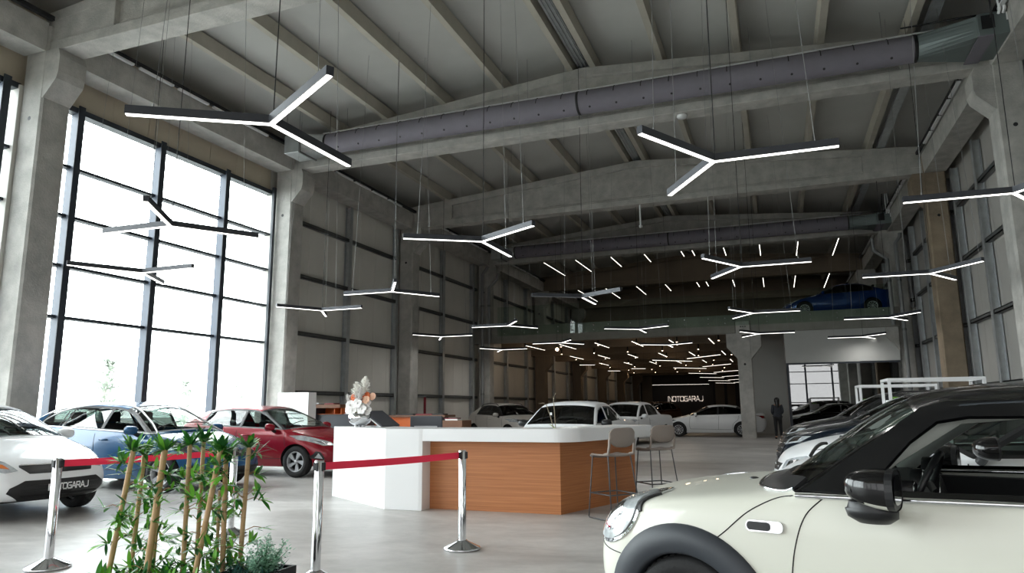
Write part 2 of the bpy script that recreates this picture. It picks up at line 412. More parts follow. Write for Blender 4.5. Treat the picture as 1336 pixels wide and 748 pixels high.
RZ = [1.6, 3.28, 4.36, 5.43, 6.5]
window('window_1', 'tall left window with grey mullions between the two near columns', 'y', -14.0, YB[1]+0.3, YB[2]-0.3, [10.2, 12.4, 14.6, 16.72], RZ[1:], 7.72, 1)
window('window_2', 'tall window at the left edge beside the nearest column', 'y', -14.0, YB[0]+0.3, YB[1]-0.3, [2.2, 4.4, 6.6, 8.6], RZ[1:], 7.72, 1)
window('window_3', 'tall left window nearest the entrance', 'y', -14.0, YF, YB[0]-0.3, [-4.6, -2.4, -0.2, 1.2], RZ[1:], 7.72, 1)
window('window_4', 'glazed entrance front behind the camera', 'x', YF, -14.0, 5.6, [-12.9, -10.7, -8.5, -6.3, -4.1, -1.9, 0.3, 2.5, 4.7], RZ[:4], 5.6, 1, M['glasstint'])
mb = MB(); mb.box(-14.07, 5.72, YF-0.2, YF, 5.68, 10.7); tag(mb.build('wall_front', M['tan']), 'unseen tan board over the entrance glazing, added to cut daylight', 'wall', kind='structure')  # board lowers the unseen front glazing so less daylight enters
for i, (y0, y1) in enumerate(((YB[0]-0.35, YB[0]+0.35), (YB[1]-0.35, YB[1]+0.35))):
    mb = MB(); mb.box(-14.06, -13.76, y0, y1, 0, 7.8); tag(mb.build('wall_left_pier', M['panel']), 'narrow wall strip behind the left column %s' % ('by the entrance', 'nearest in view')[i], 'wall', kind='structure')
mb = MB(); mb.box(-14.06, -13.76, YB[2]-0.33, YB[2]-0.26, 0, 7.8); mb.box(-13.74, -13.66, YB[2]-0.46, YB[2]-0.36, 0, 7.9, 1)
tag(mb.build('trim_1', [M['panel'], M['framedark']]), 'dark vertical trim where the left window meets the column', 'trim', kind='structure')

# ------------------------------------------------------------------ mezzanine
YM = 31.75     # front face
ZS0, ZS1 = 4.45, 5.25
mb = MB()
mb.box(-14.0, -1.55, YM, YM+0.45, ZS0, ZS1); mb.box(-0.88, XR+0.1, YM, YM+0.45, ZS0, ZS1)
mb.box(-1.6, -0.8, YM+0.1, YM+0.45, ZS0, ZS1)
mb.box(-14.0, 5.6, YM+0.4, YB[6]+0.45, 5.02, ZS1-0.02)
M['slab'] = mat('grey_slab_concrete', (138, 137, 130), 0.85, var=0.14, vscale=1.4, bump=0.2)
tag(mb.build('mezzanine_slab', M['slab'], bevel=0.01, seg=1), 'concrete mezzanine slab edge across the hall', 'mezzanine', kind='structure')
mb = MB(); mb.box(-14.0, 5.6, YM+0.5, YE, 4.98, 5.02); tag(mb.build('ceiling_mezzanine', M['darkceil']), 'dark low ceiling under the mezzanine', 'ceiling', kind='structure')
bt = thing('glass_balustrade', 'greenish glass balustrade along the mezzanine edge', 'balustrade')
xs = [-12.6+1.72*k for k in range(11)]
for k in range(10):
    mb = MB(); mb.box(xs[k]+0.008, xs[k+1]-0.008, YM-0.075, YM-0.06, 4.78, 6.2); mb.build('glass_panel', M['glassgreen'], bt)
    for px in (xs[k]+0.35, xs[k+1]-0.35):
        for z in (4.9, 5.12): mb = MB(); mb.lathe([(0.0, YM-0.09), (0.03, YM-0.088), (0.03, YM-0.075), (0.012, YM-0.07), (0.012, YM)], 10, (px, 0, z), 'y'); mb.build('glass_fixing', M['chrome'], bt)
# central column under the mezzanine with twin corbels
def corbel_column(x, y, nm):
    mb = MB(); c = 0.03
    x0, x1 = x-0.29, x+0.29
    mb.prism([(x0+c,y-0.3),(x1-c,y-0.3),(x1,y-0.3+c),(x1,y+0.3),(x0,y+0.3),(x0,y-0.3+c)], 'z', 0, 4.95)
    mb.prism([(x0+0.05,3.35),(x0,3.35),(x0-0.42,3.85),(x0-0.42,4.44),(x0+0.05,4.44)], 'y', y-0.28, y+0.28)
    mb.prism([(x1-0.05,3.35),(x1,3.35),(x1+0.42,3.85),(x1+0.42,4.44),(x1-0.05,4.44)], 'y', y-0.28, y+0.28)
    for k in range(3): mb.lathe([(0.03, y-0.302), (0.0, y-0.303)], 8, (x-0.08+0.09*k, 0, 4.72), 'y', 1)
    mb.lathe([(0.05, y-0.302), (0.0, y-0.303)], 8, (x, 0, 3.1), 'y', 1)
    tag(mb.build('corbel_column', [M['concrete'], M['black']]), nm, 'column', kind='structure')
corbel_column(-1.22, YM+0.28, 'free-standing concrete column with twin corbels under the mezzanine edge')
# beams and columns under the mezzanine
for i in range(8):
    y = YB[4] + 3.6 + 5.0*i
    mb = MB(); mb.box(-14.0, -1.0, y-0.25, y+0.25, 4.42, 4.98)
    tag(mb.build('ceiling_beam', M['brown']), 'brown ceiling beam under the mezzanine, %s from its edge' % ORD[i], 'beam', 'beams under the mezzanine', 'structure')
for i in range(5, 10):
    y = YB[i]
    mb = MB(); mb.box(XL-0.6, XL, y-0.3, y+0.3, 0, 4.98); mb.prism([(XL-0.02,3.5),(XL+0.4,4.0),(XL+0.4,4.42),(XL-0.02,4.42)], 'y', y-0.28, y+0.28)
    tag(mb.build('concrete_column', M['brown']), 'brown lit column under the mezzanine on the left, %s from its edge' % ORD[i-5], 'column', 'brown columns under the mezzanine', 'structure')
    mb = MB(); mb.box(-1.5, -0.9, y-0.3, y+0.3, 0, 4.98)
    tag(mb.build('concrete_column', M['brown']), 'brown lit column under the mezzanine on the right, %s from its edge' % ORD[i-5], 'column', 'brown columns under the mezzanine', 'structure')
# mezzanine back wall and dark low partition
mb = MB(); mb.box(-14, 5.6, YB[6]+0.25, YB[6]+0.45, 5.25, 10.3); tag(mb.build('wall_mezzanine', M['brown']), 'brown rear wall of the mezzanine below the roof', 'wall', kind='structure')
mb = MB(); mb.box(-10.6, 4.9, YB[6]-0.9, YB[6]-0.75, 5.25, 7.05); mb.box(-10.6, 4.9, YB[6]-0.95, YB[6]-0.7, 6.98, 7.05); tag(mb.build('dark_partition', [M['darkwall']]), 'long dark partition at the back of the mezzanine', 'partition', kind='structure')
# end wall sign panel
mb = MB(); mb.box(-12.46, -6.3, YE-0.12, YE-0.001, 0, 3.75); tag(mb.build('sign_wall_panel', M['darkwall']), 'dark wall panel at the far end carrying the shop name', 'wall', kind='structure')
for x0, x1 in ((-6.1, -5.2), (-4.9, -4.1), (-3.7, -2.2), (-13.8, -12.7)):
    mb = MB(); mb.box(x0, x1, YE-0.15, YE-0.002, 0, 4.6); tag(mb.build('wall_back_pilaster', M['brown']), 'brown pilaster on the far wall at %s' % {-6.1: 'the right of the sign panel', -4.9: 'second right of the sign panel', -3.7: 'third right of the sign panel', -13.8: 'the left of the sign panel'}[x0], 'wall', 'far wall pilasters', 'structure')
# office box on the right below the mezzanine
mb = MB(); mb.box(-1.45, 5.6, 37.0, 37.15, 0, 4.98); tag(mb.build('wall_office', M['offgrey']), 'plain pale grey wall behind the standing person', 'wall', kind='structure')
mb = MB(); mb.box(0.42, XR+0.02, YM+0.12, YM+0.26, 3.10, 4.45); tag(mb.build('office_fascia', M['offgrey']), 'pale grey fascia panel above the office glazing', 'wall', kind='structure')
mb = MB(); mb.box(0.44, 0.56, YM+0.26, 37.0, 0, 4.98); tag(mb.build('wall_office_side', M['offgrey']), 'side wall of the glazed office', 'wall', kind='structure')
wo = thing('window_5', 'reflective office glazing under the grey fascia panel', 'window', kind='structure')
mb = MB(); mb.box(0.42, 0.52, YM+0.12, YM+0.24, 0, 3.1); mb.box(0.52, XR, YM+0.14, YM+0.22, 3.03, 3.1); mb.box(0.52, XR, YM+0.14, YM+0.22, 0, 0.1); mb.build('window_frame', M['framedark'], wo)
mb = MB(); mb.box(0.52, XR, YM+0.175, YM+0.185, 0.1, 3.03); mb.build('pane', M['glassmirror'], wo)
mb = MB(); mb.box(0.56, 5.6, 36.8, 36.95, 0, 4.9); tag(mb.build('wall_office_inner', M['darkwall']), 'dark rear wall inside the glazed office', 'wall', kind='structure')
mb = MB()
for k in range(60):
    x = 2.7+k*0.033; mb.box(x, x+0.03, YM+0.42+0.04*math.sin(k*1.3), YM+0.45+0.04*math.sin(k*1.3), 0.1, 3.05)
tag(mb.build('office_curtain', M['panel']), 'grey pleated curtain behind the right half of the office glazing', 'curtain')

# ------------------------------------------------------------------ ducts
def duct(y, z, x0, x1, which, zr):
    t = thing('ceiling_fabric_duct', 'long round grey fabric air duct under the roof, %s' % which, 'air duct', group='fabric air ducts')
    R = 0.29; mb = MB(); n = 22
    mb.tube([(x0+(x1-x0)*k/n, y, z) for k in range(n+1)], R, 20, 0, True); mb.build('duct_sleeve', M['fabricduct'], t)
    mb = MB(); mb.tube([(x0-0.2, y, z+R+0.05), (x1+0.5, y, z+R+0.05)], 0.022, 6); mb.build('support_rail', M['white'], t)
    x = x0+0.4
    while x < x1-0.3:
        mb = MB(); mb.tube([(x, y-R*math.sin(a)*1.01, z+R*math.cos(a)*1.01) for a in (0.0, 0.3, 0.6, 0.9, 1.15, 1.35)], 0.011, 4); x += 0.66; mb.build('hanger_seam', M['cableblack'], t)
    x = x0+0.45
    while x < x1-0.2:
        a = math.radians(138); p = Vector((x, y-R*math.sin(a), z+R*math.cos(a))); d = Vector((0, -math.sin(a), math.cos(a)))
        mb = MB(); mb.tube([p-d*0.01, p+d*0.003], 0.028, 8); x += 0.66; mb.build('outlet_hole', M['black'], t)
    for x in (x0+0.02, (x0+x1)/2, x1-0.02): mb = MB(); mb.tube([(x-0.03, y, z), (x+0.03, y, z)], R+0.008, 20); mb.build('clamp_ring', M['black'], t)
    for k in range(6):
        mb = MB(); x = x0+0.6+(x1-x0-1.2)*k/5; mb.tube([(x, y, z+R), (x, y, ztop(x)+0.3)], 0.006, 4); mb.build('hanger_wire', M['cable'], t)
    # left plenum
    p = thing('ceiling_duct_plenum', 'galvanised duct plenum box at the left end, %s' % which, 'duct box', group='duct plenums')
    mb = MB(); mb.box(x0-1.05, x0-0.5, y-0.62, y+0.10, z-0.36, z+0.16); mb.build('plenum_box', M['galv'], p, bevel=0.01, seg=1)
    frustum(x0-0.5, x0-0.02, (y-0.62, y+0.10, z-0.36, z+0.16), y, z, R).build('transition', M['galv'], p)
    mb = MB(); mb.box(x0-0.53, x0-0.49, y-0.66, y+0.14, z-0.40, z+0.20); mb.build('flange', M['girt'], p)
    mb = MB()
    for xx, yy in ((x0-1.0, y-0.60), (x0-0.56, y-0.60), (x0-1.0, y+0.05)): mb.tube([(xx, yy, z+0.1), (xx, yy, ztop(xx)+0.3)], 0.008, 5)
    mb.build('hanger_rod', M['cable'], p)
    # right air handler
    a = thing('ceiling_air_handler', 'grey ceiling air handler at the right end, %s' % which, 'air handler', group='air handlers')
    xa = x1+0.95
    mb = MB(); mb.box(xa, xa+0.72, y-0.85, y+0.35, z-0.36, z+0.12); mb.build('housing', M['ahu'], a, bevel=0.01, seg=1)
    mb = MB(); mb.box(xa-0.02, xa+0.26, y-0.87, y+0.37, z-0.375, z-0.355); mb.build('dark_base_panel', M['fabricduct'], a)
    mb = MB(); mb.box(xa+0.06, xa+0.28, y-0.865, y-0.845, z-0.22, z+0.06); mb.build('control_box', M['black'], a)
    mb = MB(); mb.box(xa+0.48, xa+0.62, y-0.862, y-0.848, z-0.10, z+0.06); mb.build('data_plate', M['paper'], a)
    mb = MB(); mb.tube([(xa+0.22, y-0.86, z+0.0), (xa+0.22, y-0.93, z+0.06), (xa+0.22, y-0.93, z+0.4), (xa+0.25, y-0.9, ztop(xa)+0.3)], 0.018, 6); mb.build('black_conduit', M['cableblack'], a)
    for k in range(2):
        mb = MB(); mb.tube([(xa+0.36+0.08*k, y-0.86, z+0.06), (xa+0.36+0.08*k, y-0.96, z+0.1), (xa+0.34+0.09*k, y-0.96, z+0.5), (xa+0.36+0.06*k, y-0.9, ztop(xa)+0.3)], 0.03, 8); mb.build('white_pipe', M['white'], a)
    mb = MB(); mb.tube([(xa-1.3, y-0.6, z+0.22), (xa+0.9, y-0.6, z+0.22)], 0.018, 6); mb.build('support_rod', M['cableblack'], a)
    frustum(x1+0.95, x1+0.02, (y-0.8, y+0.3, z-0.34, z+0.10), y, z, R).build('transition', M['ahu'], a)
def frustum(xb, xr, rect, cy, cz, R):
    mb = MB(); n = 24; vs = []
    y0, y1, z0, z1 = rect
    for k in range(n):
        t = 2*PI*k/n; c, s = math.cos(t), math.sin(t); q = max(abs(c), abs(s))
        vs.append((xb, (y0+y1)/2+(y1-y0)/2*c/q, (z0+z1)/2+(z1-z0)/2*s/q))
    for k in range(n):
        t = 2*PI*k/n; vs.append((xr, cy+R*math.cos(t), cz+R*math.sin(t)))
    mb.add(vs, [(k, (k+1) % n, n+(k+1) % n, n+k) for k in range(n)], 0)
    return mb
M['ahu'] = mat('grey_green_sheet_metal', (112, 122, 122), 0.45, metal=0.3)
duct(16.05, 8.83, -11.55, 3.25, 'in front of the near roof beam', 0)
duct(31.5, 8.83, -11.55, 3.25, 'in front of the mezzanine roof beam', 0)

# downpipes
def downpipe(name, pts, label):
    t = thing('downpipe', label, 'pipe', group='grey downpipes')
    mb = MB(); mb.tube(pts, 0.075, 12); mb.build('pipe', M['pipe'], t)
    for z in (2.0, 4.3, 6.3):
        x, y = pts[-1][0], pts[-1][1]
        if z > pts[-1][2]-0.1: mb = MB(); mb.tube([(x, y, z-0.05), (x, y, z+0.05)], 0.088, 12); mb.build('pipe_clamp', M['girt'], t)
M['pipe'] = mat('grey_pvc', (134, 136, 136), 0.5)
yd = YM-0.12
downpipe('a', [(XL+0.05, yd+0.05, 8.3), (XL-0.05, yd, 8.1), (XL-0.22, yd, 7.9), (XL-0.22, yd, 0.0)], 'straight grey downpipe on the left column at the mezzanine')
downpipe('b', [(XL+0.62, YM-0.13, 7.9), (XL+0.55, YM-0.13, 7.6), (XL+0.14, YM-0.13, 7.2), (XL+0.14, YM-0.13, 4.4)], 'bent grey downpipe over the left end of the mezzanine')
downpipe('c', [(XR+0.42, yd, 8.25), (XR+0.4, yd, 8.1), (XR+0.22, yd, 7.85), (XR+0.22, yd, 0.0)], 'straight grey downpipe on the right column at the mezzanine')
downpipe('d', [(XR-0.62, YM-0.13, 8.1), (XR-0.6, YM-0.13, 7.6), (XR-0.14, YM-0.13, 7.2), (XR-0.14, YM-0.13, 4.5)], 'bent grey downpipe over the right end of the mezzanine')
# corbel bracket below right end of slab
mb = MB(); mb.prism([(XR+0.02, 3.5), (XR-0.42, 4.05), (XR-0.42, 4.44), (XR+0.02, 4.44)], 'y', YM, YM+0.5); tag(mb.build('column_corbel', M['concrete']), 'concrete corbel under the right end of the mezzanine slab', 'column', kind='structure')
# smoke detectors, sprinkler post
t = thing('smoke_detector', 'white round smoke detector under the near roof beam', 'smoke detector', (-1.75, YB[2]-0.05, ZB))
mb = MB(); mb.lathe([(0.0, -0.09), (0.10, -0.085), (0.13, -0.04), (0.13, 0.0), (0.0, 0.0)], 18); mb.build('detector_body', M['white'], t)
t = thing('camera_pole', 'short white pole with a small fitting under the middle roof beam', 'ceiling fitting', (-4.15, YB[3]-0.1, 0))
mb = MB(); mb.tube([(0,0,ZB), (0,0,ZB-0.75)], 0.03, 8); mb.build('pole', M['white'], t)
mb = MB(); mb.lathe([(0.0, ZB-0.84), (0.06, ZB-0.82), (0.07, ZB-0.75), (0.0, ZB-0.74)], 12); mb.build('sensor', M['white'], t)
t = thing('security_camera', 'white security camera on the right wall post', 'security camera', (WR-0.28, 25.6, 4.02))
mb = MB(); mb.obox((-0.05, -0.18, 0.06), (0.05, 0.13, 0.05), Matrix.Rotation(-0.25, 3, 'X')); mb.build('camera_body', M['white'], t, bevel=0.01)
mb = MB(); mb.tube([(0.05, 0, -0.08), (0.0, -0.05, 0.02)], 0.025, 8); mb.box(0.03, 0.09, -0.05, 0.05, -0.15, -0.02); mb.build('bracket', M['white'], t)
# ------------------------------------------------------------------ pendant lamps
ZL = 4.0
M['ledlow'] = mat('led_low_diffuser', (255, 255, 255), 0.5, emit=(255, 246, 232), estr=2.6)
M['ledoff'] = mat('led_diffuser_off', (150, 152, 158), 0.5)
def y_lamp(x, y, angs, label, z=ZL, off=()):
    t = thing('pendant_lamp', label, 'pendant lamp', (x, y, z), group='three-armed pendant lamps')
    for ai, a in enumerate(angs):
        a = math.radians(a); d = Vector((math.cos(a), math.sin(a), 0)); rot = Matrix.Rotation(a, 3, 'Z')
        L = 1.27
        mb = MB(); mb.obox(d*(L/2+0.0), (L/2, 0.034, 0.04), rot); mb.v = [(p[0], p[1], p[2]+0.05) for p in mb.v]
        arm = mb.build('arm', M['lampbody'], t)
        mb = MB(); mb.obox(d*(L/2), (L/2-0.006, 0.024, 0.006), rot); mb.v = [(p[0], p[1], p[2]+0.008) for p in mb.v]
        mb.build('diffuser', M['ledoff'] if ai in off else M['led'], arm)
        for fr_ in (0.82, 0.65, 0.5, 0.95, 0.35):
            q = d*L*fr_
            if min(abs(y+q.y*0.8-yd_) for yd_ in (16.05, 31.5)) > 0.38: break
        mb = MB(); zr = ztop(x)+0.33-z
        mb.tube([q+Vector((0,0,0.09)), q*0.75+Vector((0,0,zr))], 0.0035, 4); mb.tube([q+Vector((0,0,0.085)), q+Vector((0,0,0.13))], 0.008, 6)
        mb.build('suspension_cable', M['cable'], t)
    mb = MB(); mb.tube([Vector((0.02,0,0.09)), Vector((0.05,0.02,zr))], 0.006, 5); mb.build('power_cable', M['cableblack'], t)
    l = bpy.data.lights.new('pendant_light', 'SPOT'); l.energy = PEND; l.color = (1.0, 0.98, 0.95); l.spot_size = math.radians(172); l.spot_blend = 1.0; l.shadow_soft_size = 0.0
    lo = bpy.data.objects.new('pendant_light', l); COL.objects.link(lo); lo.parent = t; lo.location = (0, 0, -0.03)
    return t
A1 = (-148, -30, 89); A2 = (-119, 0, 120); A3 = (-178, -57, 58)
colA = [(-4.32, 5.09), (-4.33, 10.23), (-4.35, 16.6), (-4.38, 24.4), (-4.36, 31.3)]
labA = ['Y pendant lamp above the bamboo, nearest the top left', 'Y pendant lamp centre left, in front of the middle beam', 'small Y pendant lamp with dark arms before the mezzanine strips', 'Y pendant lamp crossing the mezzanine slab edge at its middle', 'Y pendant lamp just below the mezzanine edge over the white vans']
for k, (p, l) in enumerate(zip(colA, labA)): y_lamp(*p, A1, l, ZL, (0, 1) if k == 2 else ())
labB = ['large bright Y pendant lamp right of centre, nearest above the car', 'Y pendant lamp below and right of the large bright one', 'Y pendant lamp in front of the corbel column at the glass balustrade', 'Y pendant lamp beside the corbel of the free-standing column']
for p, l in zip([(-0.49, 7.73), (-0.5, 14.1), (-0.5, 21.5), (-0.51, 27.9)], labB): y_lamp(*p, A2, l)
labC = ['Y pendant lamp cut by the right edge of the view', 'Y pendant lamp in front of the stained right column', 'Y pendant lamp above the grey fascia panel near the right downpipe', 'Y pendant lamp in front of the grey fascia panel']
for p, l in zip([(3.02, 10.4), (3.13, 16.4), (3.4, 24.4), (3.32, 31.0)], labC): y_lamp(*p, A3, l)
labD = ['Y pendant lamp against the tall window, upper of two', 'Y pendant lamp at the left panels with one arm pointing up', 'Y pendant lamp at the left end of the mezzanine slab', 'Y pendant lamp with one warm spot below, under the left mezzanine end']
for p, l, a in zip([(-8.17, 7.59), (-8.18, 14.0), (-8.18, 21.5), (-8.32, 28.2)], labD, (A3, A3, A3, A3)): y_lamp(*p, a, l)
labE = ['Y pendant lamp against the tall window, lower of two', 'Y pendant lamp in front of the second left column', 'Y pendant lamp in front of the left panels near the third column', 'Y pendant lamp beside the left downpipe under the mezzanine']
for p, l in zip([(-11.5, 10.1), (-11.54, 16.0), (-11.74, 23.8), (-11.89, 30.4)], labE): y_lamp(*p, A2, l)

def strip(x0, y0, x1, y1, z, label, grp, zc, w=0.02, body=False):
    cx, cy = (x0+x1)/2, (y0+y1)/2
    t = thing('ceiling_strip_light' if body else 'pendant_strip_light', label, 'strip light', (cx, cy, z), group=grp)
    L = math.hypot(x1-x0, y1-y0); a = math.atan2(y1-y0, x1-x0); rot = Matrix.Rotation(a, 3, 'Z')
    mb = MB(); mb.obox((0,0,0.035), (L/2, w, 0.03), rot); mb.build('housing', M['lampbody'], t)
    mb = MB(); mb.obox((0,0,0.0), (L/2-0.01, w*0.85, 0.006), rot); mb.build('diffuser', M['ledstrip'] if z > 5 else M['ledlow'], t)
    d = Vector((math.cos(a), math.sin(a), 0)); zc -= 0.02
    for s in (-0.4, 0.4): mb = MB(); q = d*L*s; mb.tube([q+Vector((0,0,0.06)), q+Vector((0,0,zc-z))], 0.005, 4); mb.build('suspension_wire', M['cableblack'], t)
for r, (ya, yb, wd) in enumerate(((34.0, 40.7, 'front'), (41.7, 49.0, 'rear'))):
    for j, x in enumerate(PX):
        strip(x+0.0, ya, x, yb, ztop(x)-(0.16 if wd == 'front' else 0.62), 'thin strip light below a purlin, %s mezzanine row, %s from the left' % (wd, ORD[j]), 'strip lights over the %s of the mezzanine' % wd, ztop(x)+0.02, 0.02, True)
ux = [-11.7, -9.95, -8.15, -6.35, -4.6, -2.8]
for r, (ya, yb) in enumerate(((33.3, 36.4), (41.4, 44.6), (49.0, 52.0))):
    for j, x in enumerate(ux):
        strip(x, ya, x, yb, 4.42, 'thin strip light under the mezzanine, row %s, %s from the left' % (ORD[r], ORD[j]), 'strip lights under the mezzanine', 4.98, 0.02, True)
for r in range(6):
    y = 34.9+BAY*r
    strip(-5.67, y, -3.95, y+1.8, 3.6, 'diagonal pendant strip under the mezzanine, %s of the left zigzag' % ORD[r], 'zigzag pendant strips', 4.98)
    strip(-3.96, y-0.3, -2.27, y-2.3, 3.6, 'diagonal pendant strip under the mezzanine, %s of the right zigzag' % ORD[r], 'zigzag pendant strips', 4.98)
strip(-8.3, 43.1, -7.5, 43.5, 3.65, 'short pendant strip over the left aisle under the mezzanine, nearest', 'short pendant strips', 4.98)
strip(-10.2, 45.0, -9.5, 45.5, 3.65, 'short pendant strip over the left aisle under the mezzanine, second', 'short pendant strips', 4.98)
strip(-10.4, 38.7, -9.6, 39.1, 3.7, 'short pendant strip over the white vans, leftmost of the short strips', 'short pendant strips', 4.98)
strip(-12.4, 75.6, -6.6, 76.0, 3.6, 'long bright strip light above the shop name', 'strip above the sign', 4.98, 0.06)
# warm spotlights
M['spotbody'] = M['black']
sp = []
for r in range(7):
    for j in range(6):
        x = -12.2+1.95*j+(0.5 if r % 2 else 0); y = 34.6+5.0*r
        sp.append((x, y))
for k, (x, y) in enumerate(sp):
    t = thing('ceiling_spotlight', 'small warm spotlight on the beam under the mezzanine, %s in row %s' % (ORD[k % 6], ORD[k // 6]), 'spotlight', (x, y, 4.42), group='spotlights under the mezzanine')
    mb = MB(); mb.tube([(0,0,0.3), (0,0,0.0)], 0.045, 8, cap=True); mb.build('spot_can', M['black'], t)
    mb = MB(); mb.lathe([(0.0, -0.012), (0.035, -0.012), (0.036, 0.002)], 8); mb.build('spot_lens', M['ledwarm'], t)
    if k % 3 == 0:
        l = bpy.data.lights.new('warm_spot', 'POINT'); l.energy = WARM; l.color = (1.0, 0.72, 0.46); l.shadow_soft_size = 0.1
        lo = bpy.data.objects.new('warm_spot', l); COL.objects.link(lo); lo.location = (x, y-0.3, 4.1)
t = thing('globe_bulb', 'single bright warm bulb hanging below the mezzanine edge', 'bulb', (-8.95, 29.6, 3.86))
mb = MB(); mb.sphere((0,0,0), 0.07, 8); mb.build('bulb_glass', M['ledwarm'], t)
mb = MB(); mb.tube([(0,0,0.06), (0,0,0.16)], 0.03, 8); mb.tube([(0,0,0.16), (0,0,5.0)], 0.006, 4); mb.build('bulb_socket', M['black'], t)

# INOTOGARAJ lettering, built from strokes.  Every glyph in a 1 x 1 cell
def glyphs(text, h, stroke, depth, gap=0.22):
    G = {'I': [[(0.1,0),(0.1,1)]], 'N': [[(0,0),(0,1),(1,0.0),(1,1)]], 'O': [[(0.15,0),(0.95,0),(1.1,0.2),(1.1,0.8),(0.95,1),(0.15,1),(0,0.8),(0,0.2),(0.15,0)]],
         'T': [[(0,1),(1,1)],[(0.5,1),(0.5,0)]], 'G': [[(1.05,1),(0.2,1),(0,0.8),(0,0.2),(0.2,0),(0.9,0),(1.05,0.15),(1.05,0.5),(0.5,0.5)]],
         'A': [[(0,0),(0.5,1),(0.6,1),(1.1,0)],[(0.3,0.32),(0.95,0.32)]], 'R': [[(0,0),(0,1),(0.85,1),(1,0.85),(1,0.6),(0.85,0.45),(0.1,0.45)],[(0.6,0.45),(1.05,0)]],
         'J': [[(0.9,1),(0.9,0.2),(0.7,0),(0,0)]]}
    W = {'I': 0.2, 'N': 1.0, 'O': 1.1, 'T': 1.0, 'G': 1.05, 'A': 1.1, 'R': 1.05, 'J': 0.9}
    mbs = []; x = 0.0; wd = h*1.15
    for ch in text:
        mb = MB()
        for st in G[ch]:
            for (a, b), (c, d) in zip(st[:-1], st[1:]):
                p = Vector((x+a*wd, 0, b*h)); q = Vector((x+c*wd, 0, d*h)); v = q-p; L = v.length
                ang = math.atan2(v.z, v.x); R = Matrix.Rotation(-ang, 3, 'Y')
                mb.obox((p+q)/2, (L/2+stroke*0.45, depth/2, stroke/2), R)
        mbs.append(mb); x += W[ch]*wd + gap*wd
    return mbs, x-gap*wd
M['letters'] = mat('letter_white_glow', (240, 236, 232), 0.4, emit=(255, 240, 228), estr=0.22)  # faint glow of their own added to the white letters
t = thing('wall_sign', 'white lettering reading INOTOGARAJ on the dark far wall', 'sign', (-11.05, YE-0.16, 1.9))
mbs, w = glyphs('INOTOGARAJ', 0.48, 0.10, 0.05)
for mb in mbs:
    s = 3.65/w; mb.v = [(p[0]*s, p[1], p[2]) for p in mb.v]; mb.build('letter', M['letters'], t)
# ------------------------------------------------------------------ cars
def paint(name, rgb, rough=0.32, metal=0.0):
    return mat(name, rgb, rough, metal=metal, spec=0.35, coat=0.45)
def carglass(name, tint, refl=0.06):
    return glass(name, tint, refl, 0.0, 0.9)
M['autoglass'] = carglass('car_glass', (212, 226, 220))
M['autoglassdark'] = carglass('car_glass_dark', (96, 100, 100))
M['well'] = mat('wheel_well', (12, 12, 13), 0.9)
M['trimblack'] = mat('satin_black_trim', (26, 27, 29), 0.42)
M['cladding'] = mat('grey_plastic_cladding', (52, 56, 62), 0.5)
M['interior'] = mat('car_interior', (34, 34, 36), 0.8)
M['lens'] = mat('headlamp_lens', (196, 202, 206), 0.12, metal=0.35, coat=1.0, var=0.35, vscale=14)
M['lensdark'] = mat('dark_headlamp_lens', (60, 64, 68), 0.1, metal=0.4, coat=1.0, var=0.5, vscale=16)
M['amber'] = mat('amber_lens', (206, 110, 40), 0.25, coat=1.0)
M['redlens'] = mat('red_tail_lens', (120, 12, 16), 0.2, coat=1.0)
M['grille'] = mat('black_grille', (14, 14, 16), 0.45)
M['seam'] = mat('panel_gap', (18, 18, 18), 0.8)
M['badge'] = mat('white_plate_letters', (236, 236, 236), 0.5)

